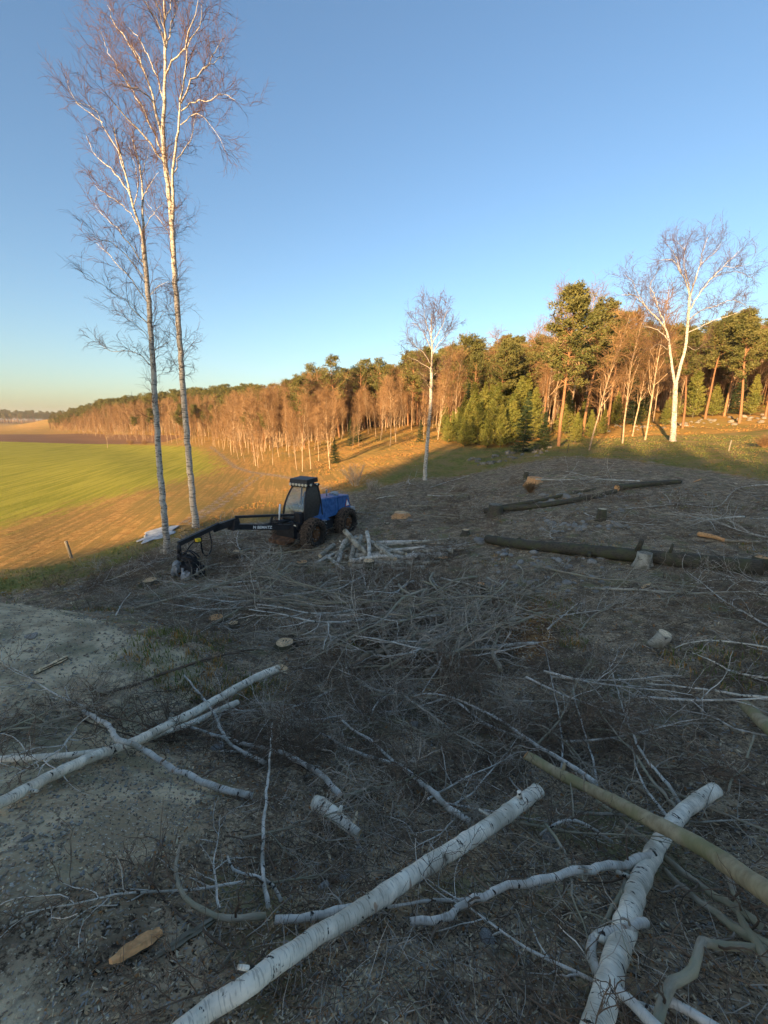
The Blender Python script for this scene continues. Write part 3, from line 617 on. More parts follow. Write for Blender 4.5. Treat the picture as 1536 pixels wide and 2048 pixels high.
# far birches and pines, single small meshes; the rest of each kind is one far wood
def far_single(meshes, name, spots, lab, cat, grp, s0, s1):
    zs = height([a for a, _ in spots], [b_ for _, b_ in spots]); out = []
    for (x, y), z in zip(spots, zs):
        out.append(link(name, meshes[len(out) % len(meshes)], loc=(x, y, z - .1), rz=rng.uniform(0, 6.28), scale=rng.uniform(s0, s1) * float(np.interp(math.atan2(x, y), [-.685, -.655, -.60], [.45, .7, 1.0])), label=zone_label('small distant ' + cat, x, y), category=cat, group=grp))
    return out
fb = far_single(FARB, 'birch_tree', pick_spots(70, TH0, -.2, 15, 60, 3.5), LB[0], 'birch', 'birches of the hillside wood', .6, .9)
fp = far_single(FARP, 'pine_tree', pick_spots(120, TH0, 0, 50, 140, 4), LP[0], 'pine', 'pines of the hillside wood', .7, 1.1)
def wood_points(n, f):
    P_ = []
    while len(P_) < n:
        th = rng.uniform(TH0, TH1 + .1); q = f(th)
        if q: P_.append((q * math.sin(th), q * math.cos(th)))
    P_ = np.array(P_); return np.c_[P_, height(P_[:, 0], P_[:, 1]) - .1]
wb = wood_points(1500, lambda th: edge_r(th) + rng.uniform(25, 70 if th < 0 else 60))
wp = wood_points(3600, lambda th: edge_r(th) + (55 if th < .1 else 30) + 420 * rng.uniform() ** 1.6)
wq = wood_points(500, lambda th: edge_r(th) + 20 + 60 * rng.uniform() if th > -.2 else edge_r(th) + 60 + 60 * rng.uniform())
def src_objs(lst, meshes):
    out = []
    for m_ in meshes: out.append(next(o for o in lst if o.data == m_))
    return out
def ends_small(P_): return np.interp(np.arctan2(P_[:, 0], P_[:, 1]), [-.685, -.655, -.60], [.35, .62, 1.0])
sb_, sp_ = src_objs(fb, FARB), src_objs(fp, FARP)
# the source trees stand turned and scaled, so the instances read their own (untransformed) meshes
scatter('far_birch_wood', wb, rng.integers(0, 3, len(wb)), sb_, rng.uniform(.8, 1.15, len(wb)) * ends_small(wb), None, tilt=.03)
scatter('far_pine_wood', np.r_[wp, wq], rng.integers(0, 3, len(wp) + len(wq)), sp_, rng.uniform(.7, 1.1, len(wp) + len(wq)) * ends_small(np.r_[wp, wq]), None, tilt=.02)
# the low blue wood on the horizon beyond the fields, and the wood behind the photographer that shades the clearing
th = rng.uniform(-1.0, -.62, 700); rr = rng.uniform(1000, 1500, 700) + 0 * th
hp_ = np.c_[rr * np.sin(th), rr * np.cos(th)]; hpz = height(hp_[:, 0], hp_[:, 1])
scatter('horizon_wood', np.c_[hp_, hpz - .5], rng.integers(0, 3, 700), sp_, rng.uniform(1.3, 2.0, 700), None, tilt=.02)
A0 = np.array([-47.2, -45.]); dv = np.array([.866, -.5]); back = np.array([-.5, -.866]); shp = []
for row in range(5):
    for t in np.arange(0, 108, 2.1):
        q = A0 + dv * (t + rng.uniform(-.7, .7) + row * 1.05) + back * (row * 3.2)
        shp.append(q)
shp = np.array(shp); SZ = height(shp[:, 0], shp[:, 1])
tt = (shp - A0) @ dv
want = np.interp(tt, [0, 12, 30, 45, 60, 80, 110], [25.5, 25.5, 23.0, 21.0, 19.6, 18.0, 16.5]) + rng.normal(size=len(tt)) * 1.0   # how high the tree tops reach
SHS = [merged(spruce(71, 12, .20, 26, 9, 6, 8), 'shade_spruce', [M['dark_bark'], M['spruce_needle']])]
s0 = link('spruce_tree', SHS[0], loc=(shp[0][0], shp[0][1], SZ[0]), scale=(want[0] - SZ[0]) / 12, label='tall spruce at the end of the wood behind the clearing', category='spruce')
scatter('shading_wood', np.c_[shp, SZ - .2][1:], np.zeros(len(shp) - 1, int), [s0], ((want - SZ) / 12)[1:], None, tilt=.01)
# ------------------------------------------------------------------ the big birches, stems and limbs followed one by one
def big_birch(name, label, base, Y0, stems, seed, crown, twig_mat='twig_crown', bark='birch_tree', tk=1.0):
    """stems: (path in picture points, r0, r1, side shift in depth, is_trunk); crown: (n2, L2, n3, L3, n4, L4)"""
    rng = np.random.default_rng(seed); p0 = gp(*base) if Y0 is None else at(*base, Y0); Y0 = p0[1]; root = thing(name, label, 'birch', tuple(p0))
    allP, allR = [], []
    for path, r0, r1, dy, is_t in stems:
        n = len(path); t = np.linspace(0, 1, n); ys = Y0 + dy[0] + (dy[1] - dy[0]) * t ** 1.2
        W = np.array([at(u, v, y) for (u, v), y in zip(path, ys)]) - p0
        if is_t == 2: W[0] = [0, 0, -.35]
        L = np.linalg.norm(np.diff(W, axis=0), axis=1).sum(); K = int(max(8, min(60, L / .25))); Q = smooth_path(W, K)
        Q[1:-1] += rng.normal(size=(K - 2, 3)) * (.012 if is_t else .03)
        Rr = taper(r0, r1, K, pw=.85)
        if is_t == 2: Rr = Rr + r0 * .55 * np.exp(-np.linspace(0, L, K) / .35)
        b = MB(); b.tubes(Q[None], Rr[None], 12 if is_t else 7); b.obj('trunk' if is_t else 'branch', M[bark], root)
        K2 = 14; ii = np.linspace(0, K - 1, K2); allP.append(np.stack([np.interp(ii, np.arange(K), Q[:, j]) for j in range(3)], 1)); allR.append((np.interp(ii, np.arange(K), Rr), L, is_t))
    c = MB(); n2, L2, n3, L3, n4, L4 = crown
    for P, (R, L, is_t) in zip(allP, allR):
        lo = .55 if is_t else .12
        k2 = max(4, int(n2 * L * (1 - lo))); ps, d, r, t, _ = offshoots(P[None], R[None], k2, rng, lo if is_t != 2 else .45, 1, (22, 55), up=.15)
        P2 = grow(ps, d, L2 * rng.uniform(.5, 1.2, k2), 8, rng, .16, (-.02, 0, .14), (0, 0, .02)); R2 = taper(np.minimum(r * .6, .016), np.full(k2, .0035), 8)
        c.tubes(P2, R2, 4, 0)
        p3, d3, r3, _, _ = offshoots(P2, R2, n3, rng, .12, 1, (20, 55)); P3 = grow(p3, d3, L3 * rng.uniform(.5, 1.3, len(p3)), 5, rng, .16, (-.02, 0, .10), (0, 0, -.05)); R3 = taper(np.full(len(p3), .0055 * tk), np.full(len(p3), .003 * tk), 5)
        c.tubes(P3, R3, 3, 0)
        p4, d4, _, _, _ = offshoots(P3, R3, n4, rng, .15, 1, (15, 50)); P4 = grow(p4, d4, L4 * rng.uniform(.5, 1.3, len(p4)), 4, rng, .16, (0, 0, .02), (0, 0, -.13)); R4 = taper(np.full(len(p4), .0040 * tk), np.full(len(p4), .0024 * tk), 4)
        c.tubes(P4, R4, 3, 0)
    c.obj('crown', M[twig_mat], root, kind='stuff'); print(name, 'crown faces', sum(len(f) for f in c.f4)); return root
T = lambda s: [tuple(map(float, w.split())) for w in s.split(',')]
big_birch('birch_tree', 'taller of the two lone birches left of the machine, with a forked top', (392, 1056), None, [
    (T('392 1056,386 1000,378 920,371 840,365 760,359 670,352 580,347 500,342 430,336 370,330 320,326 270'), .165, .085, (0, 0), 2),
    (T('326 270,329 200,331 140,330 70,328 0,326 -60'), .08, .02, (0, .4), 1),
    (T('345 440,347 400,345 360,350 310,357 260,361 205,368 160,373 120,372 80'), .07, .02, (0, -1), 1),
    (T('326 320,300 285,276 260,245 228,222 195,205 180'), .045, .01, (0, -1.6), 0), (T('326 312,305 260,285 215,262 180,245 150'), .04, .01, (0, 1.2), 0),
    (T('325 275,314 235,308 208,298 170,288 140,276 110,262 90'), .06, .015, (0, .8), 0), (T('288 140,262 95,240 62,224 40,215 10'), .03, .008, (.8, 1.5), 0),
    (T('308 208,290 188,262 174,228 170'), .03, .008, (.3, -1.4), 0), (T('328 205,318 165,305 130,290 100,276 75,258 55'), .035, .008, (0, 1.6), 0),
    (T('331 150,345 122,372 92,390 68,400 45,403 10'), .035, .008, (0, -1.2), 0), (T('332 100,324 66,314 40,300 15,286 -15'), .03, .008, (0, -1), 0),
    (T('333 95,340 60,350 25,364 -10'), .03, .008, (0, 1), 0), (T('362 205,378 172,402 142,425 112,447 75'), .035, .008, (0, 1.4), 0), (T('408 138,430 124,448 110'), .02, .006, (.5, 1), 0),
    (T('363 222,385 206,415 198,445 188,470 200'), .025, .006, (0, -1.5), 0), (T('361 250,380 236,405 234,430 262,450 300'), .018, .004, (0, -.6), 0), (T('349 345,360 312,378 285,388 255,396 228'), .025, .006, (0, 1), 0),
    (T('345 395,338 350,322 315,308 300'), .02, .006, (0, -1), 0), (T('345 480,325 445,305 420,290 398'), .016, .004, (0, 1), 0), (T('370 100,378 60,395 20,405 -20'), .02, .006, (-1, -1.6), 0),
    (T('330 60,318 20,306 -20,300 -60'), .025, .006, (.2, -1), 0), (T('331 40,345 0,352 -50'), .025, .006, (.2, 1), 0), (T('342 500,352 470,362 440'), .01, .004, (0, .5), 0), (T('262 175,238 140,215 100,200 60'), .02, .005, (1, 2), 0)],
    101, (4.2, 1.2, 6, .62, 4, .40))
big_birch('birch_tree', 'shorter lone birch nearest the grab, its limbs all sweeping to one side', (334, 1106), None, [
    (T('334 1106,329 1040,322 960,316 880,310 790,306 720,301 650,296 590,291 530,287 490'), .13, .075, (0, 0), 2),
    (T('287 490,277 445,264 400,255 360,247 330,236 290,228 255'), .05, .012, (0, -.7), 1), (T('288 500,286 440,285 380,282 345,272 305,262 270'), .05, .012, (0, .7), 1),
    (T('262 395,245 362,222 335,200 318,182 295,172 270'), .025, .005, (-.3, .8), 0), (T('252 350,240 315,225 280,205 245,185 215,150 205'), .022, .005, (-.5, -1), 0),
    (T('205 245,170 222,145 195,135 160'), .014, .004, (-1, -1.4), 0), (T('286 525,262 492,238 462,212 435,190 410'), .024, .005, (0, 1), 0), (T('290 560,262 522,235 495,205 480,185 470'), .022, .005, (0, -1), 0),
    (T('298 610,272 570,245 538,215 505,192 485'), .024, .005, (0, .6), 0), (T('303 660,275 625,240 598,212 575,172 552'), .024, .005, (0, -.8), 0), (T('305 735,278 708,248 700,222 702,200 688'), .022, .005, (0, .5), 0),
    (T('304 690,280 655,262 640,240 630'), .016, .004, (0, 1.2), 0), (T('297 592,312 574,338 562'), .014, .004, (0, -.5), 0), (T('301 648,318 632,340 618'), .014, .004, (0, .5), 0), (T('305 705,325 690,350 678,362 672'), .014, .004, (0, -.6), 0),
    (T('307 752,326 748,348 742'), .012, .004, (0, .4), 0), (T('307 722,330 705,352 700'), .012, .004, (0, 1), 0), (T('285 470,298 440,318 415,328 405'), .014, .004, (0, .6), 0), (T('284 400,300 370,318 345'), .014, .004, (0, -.6), 0),
    (T('275 450,258 425,232 400,205 385,190 370'), .018, .004, (-.2, 1.4), 0), (T('268 410,275 380,270 330,258 290'), .018, .004, (-.3, .5), 0), (T('284 350,292 320,296 290'), .014, .004, (.4, 1), 0)],
    102, (4.0, .85, 5, .48, 4, .30))
big_birch('birch_tree', 'large forked birch with a dark foot and spreading crown above the pasture', (1346, 882), None, [
    (T('1346 882,1348 840,1350 800,1351 770'), .27, .20, (0, 0), 2), (T('1351 772,1360 735,1370 700,1374 665,1377 625,1380 590'), .15, .10, (0, 0), 1), (T('1351 775,1345 740,1340 700,1336 672,1328 650'), .13, .08, (0, 0), 1),
    (T('1330 655,1312 635,1290 612,1268 592,1242 590'), .07, .02, (0, -2), 0), (T('1334 668,1326 640,1316 615,1308 590,1298 570'), .07, .02, (0, 2), 0), (T('1336 680,1320 662,1300 655,1280 650'), .04, .012, (0, 1), 0),
    (T('1290 612,1272 578,1262 560,1250 550'), .03, .01, (-1, -2), 0), (T('1378 610,1376 575,1362 545,1345 520,1322 520'), .06, .018, (0, -2), 0), (T('1362 545,1350 510,1335 490'), .03, .01, (-1, -2.5), 0),
    (T('1380 592,1390 560,1400 530,1405 505,1415 475'), .07, .018, (0, 1), 0), (T('1380 595,1375 560,1368 530,1370 495,1382 480'), .05, .014, (0, 2.5), 0), (T('1377 625,1400 585,1420 560,1448 532,1478 502'), .07, .018, (0, -1), 0),
    (T('1420 560,1450 545,1480 545,1510 560'), .03, .01, (-.5, 2), 0), (T('1376 640,1405 620,1432 612,1465 600,1495 612'), .05, .014, (0, 1.5), 0), (T('1374 665,1400 655,1430 640,1470 628,1490 615'), .045, .012, (0, -2), 0),
    (T('1372 690,1390 700,1405 690'), .025, .008, (0, 1), 0), (T('1336 700,1316 688,1300 700'), .025, .008, (0, -1), 0), (T('1316 615,1300 580,1310 550,1318 535'), .03, .01, (1.2, 3), 0), (T('1400 530,1425 510,1440 490,1445 478'), .03, .01, (.5, -1), 0),
    (T('1370 500,1355 485,1350 478'), .02, .008, (2, 3), 0), (T('1448 532,1470 535,1500 525'), .022, .008, (-1, -3), 0)],
    103, (3.0, 1.5, 6, .85, 5, .5), tk=1.5)
big_birch('birch_tree', 'lone slender birch with a light crown at the edge of the brush', (849, 960), None, [
    (T('849 960,852 915,856 870,860 820,862 780,863 735'), .17, .11, (0, 0), 2), (T('863 735,864 700,862 660,864 625'), .08, .02, (0, 0), 1),
    (T('862 730,850 708,835 695,818 680'), .03, .008, (0, -1), 0), (T('863 715,875 690,892 672,912 655'), .035, .008, (0, 1), 0), (T('863 700,850 672,838 655,825 645'), .03, .008, (0, 1), 0), (T('864 690,880 660,888 640,895 620'), .03, .008, (0, -1), 0),
    (T('863 680,852 645,848 620,845 612'), .025, .008, (0, -1), 0), (T('864 665,874 635,880 612'), .025, .008, (0, 1), 0), (T('862 780,850 760,838 742'), .016, .006, (0, .5), 0), (T('862 760,875 742,890 735'), .02, .006, (0, .8), 0), (T('862 740,840 725,815 712'), .02, .006, (0, .6), 0)],
    104, (4.5, 1.1, 5, .7, 5, .4), tk=1.6)
# ------------------------------------------------------------------ felled logs, branches, stumps
def wpath(s):
    """'u v h' points (h metres above the ground) to world points"""
    out = []
    for w in s.split(','):
        q = list(map(float, w.split())); out.append(gp(q[0], q[1], q[2] if len(q) > 2 else .03))
    return np.array(out)
def cut_face(P, Tn, r, parent, mat, slant=None, seed=0, name='cut_face'):
    rng = np.random.default_rng(seed); n = nrm(np.array(Tn if slant is None else slant, float)); a = nrm(np.cross(n, [0.1, .3, 1])); b_ = np.cross(n, a); Tn = nrm(np.array(Tn, float))
    v = [np.zeros(3)]; S = 16
    for k_ in range(1, 4):
        for i in range(S):
            th = i * 2 * math.pi / S; o = (a * math.cos(th) + b_ * math.sin(th)) * r * k_ / 3
            o = o - Tn * 0 + n * rng.normal() * r * .03
            v.append(o)
    f3 = [[0, 1 + i, 1 + (i + 1) % S] for i in range(S)]; f4 = []
    for k_ in range(2):
        for i in range(S):
            p, q = 1 + k_ * S + i, 1 + k_ * S + (i + 1) % S; f4.append([p, p + S, q + S, q])
    m_ = MB(); m_.add(np.array(v) + P + Tn * .004, f4=f4, f3=f3); return m_.obj(name, mat, parent)
def ring_face(ring, n, parent, mat, seed=0, name='cut_face'):
    rng = np.random.default_rng(seed); S = len(ring); c = ring.mean(0); v = [c + n * .004]
    for f_ in (.33, .66, .97):
        for p in ring: v.append(c + (p - c) * f_ + n * (.004 + rng.normal() * .0015))
    f3 = [[0, 1 + i, 1 + (i + 1) % S] for i in range(S)]; f4 = [[1 + k_ * S + i, 1 + (k_ + 1) * S + i, 1 + (k_ + 1) * S + (i + 1) % S, 1 + k_ * S + (i + 1) % S] for k_ in range(2) for i in range(S)]
    m_ = MB(); m_.add(np.array(v), f4=f4, f3=f3); return m_.obj(name, mat, parent)
def log(name, label, cat, path, r0, r1, bark, cut=('cut', None), ends=(1, 1), sides=14, stubs=3, seed=0, group=None, wob=.03, knots=0, rough=.05, W=None, part='bark', kx=.05, lump=.04, slant=0):
    rng = np.random.default_rng(seed + 1000); Wp = wpath(path) if W is None else np.asarray(W, float); o = Wp[0].copy(); L = np.linalg.norm(np.diff(Wp, axis=0), axis=1).sum()
    K = int(np.clip(L / kx, 8, 90)); Q = smooth_path(Wp - o, K); bend = rng.normal(size=(K, 3)) * wob * r0; Q[1:-1] += bend[1:-1]
    Rr = taper(r0, r1, K) * (1 + rng.normal(size=K) * rough * .4)
    for kk in range(knots):
        j = rng.integers(2, K - 2); Rr[j] *= 1.10; Rr[j - 1] *= 1.04; Rr[j + 1] *= 1.04
    jit = 1 + lump * rng.normal(size=(1, K, sides)); jit = (jit + np.roll(jit, 1, 1) + np.roll(jit, 1, 2)) / 3
    root = thing(name, label, cat, tuple(o), group=group); b = MB(); b.tubes(Q[None], Rr[None], sides, jit=jit, cap=True)
    t0_ = nrm(Q[0] - Q[1]); ring = b.v[-1][:sides]
    if slant:
        cd_ = nrm(np.array([0, 0, H]) - o); w_s = cd_ * .8 + np.array([0, 0, .6]); w_s = nrm(w_s - t0_ * (w_s @ t0_)); n_ = nrm(t0_ + slant * w_s); ring += t0_ * (-((ring - Q[0]) @ n_) / (t0_ @ n_))[:, None]
    b.obj(part, bark, root)
    if slant: ring_face(ring, n_, root, M[cut[0]], seed); cut = (None, cut[1])
    for e, c in zip((0, 1), cut):
        if c and ends[e]:
            j = 0 if e == 0 else -1; t_ = Q[0] - Q[1] if e == 0 else Q[-1] - Q[-2]
            cut_face(Q[j], t_, Rr[j] * 1.0, root, M[c], seed=seed + e)
    for i in range(stubs):
        j = rng.integers(int(K * .1), int(K * .95)); t_ = nrm(Q[min(j + 1, K - 1)] - Q[j - 1]); d = nrm(np.cross(t_, rng.normal(size=3)) + t_ * .4); d[2] = abs(d[2])
        m_ = MB(); l = rng.uniform(.5, 2.2) * Rr[j] + .02; rr = Rr[j] * rng.uniform(.18, .34)
        m_.tubes(np.array([[Q[j] + d * Rr[j] * .6, Q[j] + d * (Rr[j] + l * .5), Q[j] + d * (Rr[j] + l)]]), np.array([[rr * 1.3, rr, rr * .85]]), 8, cap=True); m_.obj('branch_stub', bark, root)
    return root, Q, Rr
def branch(label, path, r0, r1, bark='birch_thin', tw='twig_dark', n2=5, L2=.45, n3=4, L3=.2, seed=0, sides=9, name='fallen_branch', cat='branch', group=None, rest=1, cut=None, W=None, up=.15, th=1.0, kx=.05):
    rng = np.random.default_rng(seed + 500); Wp = wpath(path) if W is None else np.asarray(W, float); o = Wp[0].copy(); L = np.linalg.norm(np.diff(Wp, axis=0), axis=1).sum()
    K = int(np.clip(L / kx, 8, 60)); Q = smooth_path(Wp - o, K); nz = rng.normal(size=(K, 3)); nz = nz + np.roll(nz, 1, 0) + np.roll(nz, 2, 0); Q[1:-1] += nz[1:-1] * r0 * .16; Rr = taper(r0, r1, K) * (1 + rng.normal(size=K) * .05)
    root = thing(name, label, cat, tuple(o), group=group); b = MB(); b.tubes(Q[None], Rr[None], sides, cap=True, jit=1 + .05 * rng.normal(size=(1, K, sides))); b.obj('stem', M[bark], root)
    if cut: cut_face(Q[0], Q[0] - Q[1], Rr[0], root, M[cut], seed=seed)
    k2 = int(n2 * L)
    if k2:
        ps, d, r, t, _ = offshoots(Q[None], Rr[None], k2, rng, .12, 1, (25, 65), flat=.5); P2 = grow(ps, d, L2 * rng.uniform(.4, 1.3, k2), 9, rng, .22, (0, 0, up * .4), (0, 0, -.05)); R2 = taper(np.minimum(r * .5, .008 * th), np.full(k2, .0022 * th), 9)
        c = MB(); c.tubes(P2, R2, 5)
        if n3:
            p3, d3, _, _, _ = offshoots(P2, R2, n3, rng, .1, 1, (20, 60)); P3 = grow(p3, d3, L3 * rng.uniform(.4, 1.4, len(p3)), 5, rng, .25, (0, 0, .02), (0, 0, -.1)); c.tubes(P3, taper(np.full(len(p3), .0028 * th), np.full(len(p3), .0014 * th), 5), 3)
        c.obj('side_twigs', M[tw], root, kind='stuff')
    return root
def stump(u, v, r, h, label, bark='dark_bark', cut='cut', tilt=(0, 0), name='tree_stump', seed=0, W=None):
    p = gp(u, v) if W is None else np.array(W); rng = np.random.default_rng(seed + 77); root = thing(name, label, 'stump', tuple(p)); S = 20
    zs = np.array([-.15, 0, .05 + h * .15, h * .6, h]); rr = r * np.array([1.6, 1.35, 1.12, 1.0, .97]); lob = 1 + .09 * np.cos(np.arange(S) * 2 * np.pi / S * 5 + rng.uniform(0, 6)) + .04 * rng.normal(size=S)
    P_ = np.stack([tilt[0] * zs, tilt[1] * zs, zs], 1); jit = 1 + (lob - 1)[None, None] * np.array([1.8, 1.5, 1.1, .7, .6])[None, :, None]
    b = MB(); b.tubes(P_[None], rr[None], S, jit=jit, cap=True); b.obj('bark', M[bark], root)
    n = nrm(np.array([tilt[0], tilt[1], 1.])); cut_face(P_[-1], n, rr[-1] * .96, root, M[cut], seed=seed)
    return root

# --- the large pieces in front
log('birch_log', 'thickest white birch log, its broad end on top of twigs, pointing to the camera', 'log',
    '1076 1580 .26, 1010 1630 .22, 930 1685 .18, 840 1740 .15, 760 1795 .13, 690 1840 .12, 600 1893 .12, 500 1965 .14, 420 2018 .10, 340 2085 .10, 250 2160 .10', .053, .030, M['birch'], ('cut_pale', None), knots=7, slant=.5, seed=1, stubs=3)
log('birch_log', 'white birch log with torn brown fork wound, under the olive log', 'log',
    '1432 1578 .16, 1400 1598 .2, 1360 1630 .2, 1325 1675 .18, 1300 1720 .16, 1275 1775 .14, 1258 1830 .12, 1238 1895 .11, 1215 1975 .1, 1195 2050 .1, 1170 2140 .1', .050, .046, M['birch'], ('cut_pale', None), knots=6, slant=.4, seed=2, stubs=4)
log('alder_log', 'long smooth olive barked log lying across the torn white birch', 'log',
    '1052 1510 .30, 1120 1548 .30, 1200 1588 .32, 1300 1640 .40, 1400 1692 .40, 1500 1760 .36, 1600 1830 .33, 1720 1920 .3', .040, .052, M['alder'], ('cut_orange', None), knots=3, slant=1.0, seed=3, stubs=2)
log('birch_log', 'birch log with fresh slanting orange cut at its raised end', 'log',
    '563 1335 .35, 520 1352 .32, 470 1378 .26, 400 1418 .2, 330 1453 .16, 265 1485 .13, 190 1512 .1, 110 1548 .09, 40 1585 .09, -40 1625 .09', .054, .032, M['birch'], ('cut', None), knots=4, slant=2.2, seed=4, stubs=3)
log('birch_log', 'thin birch stem lying alongside the log with the orange cut', 'log',
    '476 1404 .16, 430 1424 .14, 380 1448 .12, 320 1468 .11, 260 1490 .1, 180 1506 .08, 90 1514 .06, 0 1518 .05, -90 1522 .05', .034, .020, M['birch'], ('old_wood', None), knots=2, seed=5, stubs=2)
log('birch_chunk', 'short rotten white birch chunk, hollow and splintered at its upper end', 'log', '632 1606 .12, 650 1616 .13, 675 1636 .11, 700 1655 .08, 718 1668 .06', .050, .032, M['birch'], ('cut', 'cut'), knots=1, seed=6, stubs=1, rough=.12, lump=.10)
log('green_log', 'greenish log end sticking in at the right border above the brush', 'log', '1492 1412 .12, 1530 1448 .15, 1580 1490 .15, 1660 1550 .15', .06, .075, M['alder'], ('cut_orange', None), seed=7, stubs=1)
log('dark_trunk', 'longest dark mossy trunk lying across the right slope', 'log', '975 1078 .16, 1040 1088 .16, 1120 1096 .16, 1200 1104 .16, 1280 1112 .16, 1360 1120 .16, 1440 1128 .16, 1525 1136 .16', .155, .19, M['dark_bark'], ('cut_pale', 'cut_orange'), seed=8, stubs=6, kx=.1, knots=4)
log('dark_trunk', 'dark trunk with an orange end lying over the stones above the longest trunk', 'log', '968 1022 .14, 1030 1016 .14, 1100 1008 .14, 1170 996 .14, 1232 982 .14', .14, .09, M['dark_bark'], ('cut_orange', 'cut_pale'), seed=9, stubs=4, kx=.12)
log('dark_trunk', 'thinner dark stem beside the trunk with the orange end', 'log', '1000 1014 .1, 1060 1004 .1, 1130 990 .1, 1190 978 .14', .09, .06, M['dark_bark'], ('cut_pale', 'cut_pale'), seed=10, stubs=3, kx=.12)
log('dark_trunk', 'dark log with peeled brown butt farthest up the right slope', 'log', '1234 976 .16, 1275 970 .16, 1320 966 .16, 1360 963 .18', .15, .12, M['dark_bark'], ('cut_orange', 'cut_pale'), seed=11, stubs=2, kx=.12)
log('torn_stem', 'fresh torn orange stem on the leaf litter of the right slope', 'branch', '1398 1068 .1, 1425 1073 .1, 1448 1080 .08', .075, .05, M['cut_orange'], ('cut', None), seed=12, stubs=0, part='torn_wood')
branch('thin dark stem running on from the torn orange piece', '1448 1080 .06, 1500 1083 .05, 1560 1082 .05', .04, .02, 'grey_bark', n2=2, seed=12)
# knot parts and splinters on the thick log
def small_slab(u, v, u2, v2, w, t, label, mat, name='wood_slab', h=.03):
    a = gp(u, v, h); b_ = gp(u2, v2, h); o = (a + b_) / 2; L = np.linalg.norm(b_ - a); m_ = MB(); rng = np.random.default_rng(int(u)); K = 9
    P = np.linspace(a - o, b_ - o, K); jit = np.ones((1, K, 8)) * np.array([1, .75, .4, .75, 1, .75, .4, .75])[None, None] * (1 + .22 * rng.normal(size=(1, K, 8)))
    R = w * .5 * np.sin(np.linspace(.45, math.pi - .5, K)) ** .5 * np.linspace(1.05, .8, K)
    m_.tubes(P[None], R[None], 8, jit=jit, cap=True); root = thing(name, label, 'wood piece', tuple(o)); m_.obj('split_wood', M[mat], root, smooth=False)
    bb = MB(); Q_ = P.copy(); Q_[:, 2] -= w * .16; bb.tubes(Q_[None], R[None] * .96, 8, jit=jit, cap=True); bb.obj('bark', M['dark_bark'], root); return root
small_slab(320, 1862, 222, 1925, .06, .02, 'orange split slab of wood lying alone on the sandy mound', 'cut_orange')
small_slab(430, 1838, 312, 1912, .035, .02, 'long pale grey split stick beside the orange slab', 'old_wood')
small_slab(135, 1314, 70, 1345, .06, .03, 'pale topped split log on top of the sandy mound', 'cut_pale')
small_slab(1300, 1167, 1283, 1176, .08, .03, 'pale orange wood piece below the birch stump', 'cut')
small_slab(470, 1900, 440, 1935, .02, .02, 'short grey stick end pointing into the chips', 'old_wood')
small_slab(1402, 958, 1388, 964, .1, .03, 'fresh wood piece near the shadow edge on the right slope', 'cut_orange')
small_slab(655, 1700, 662, 1725, .03, .02, 'curled strip of pale bark between the thick log and the rotten chunk', 'cut_pale')
small_slab(715, 1625, 706, 1650, .04, .02, 'pale bark flake standing next to the rotten chunk', 'cut_pale', h=.08)

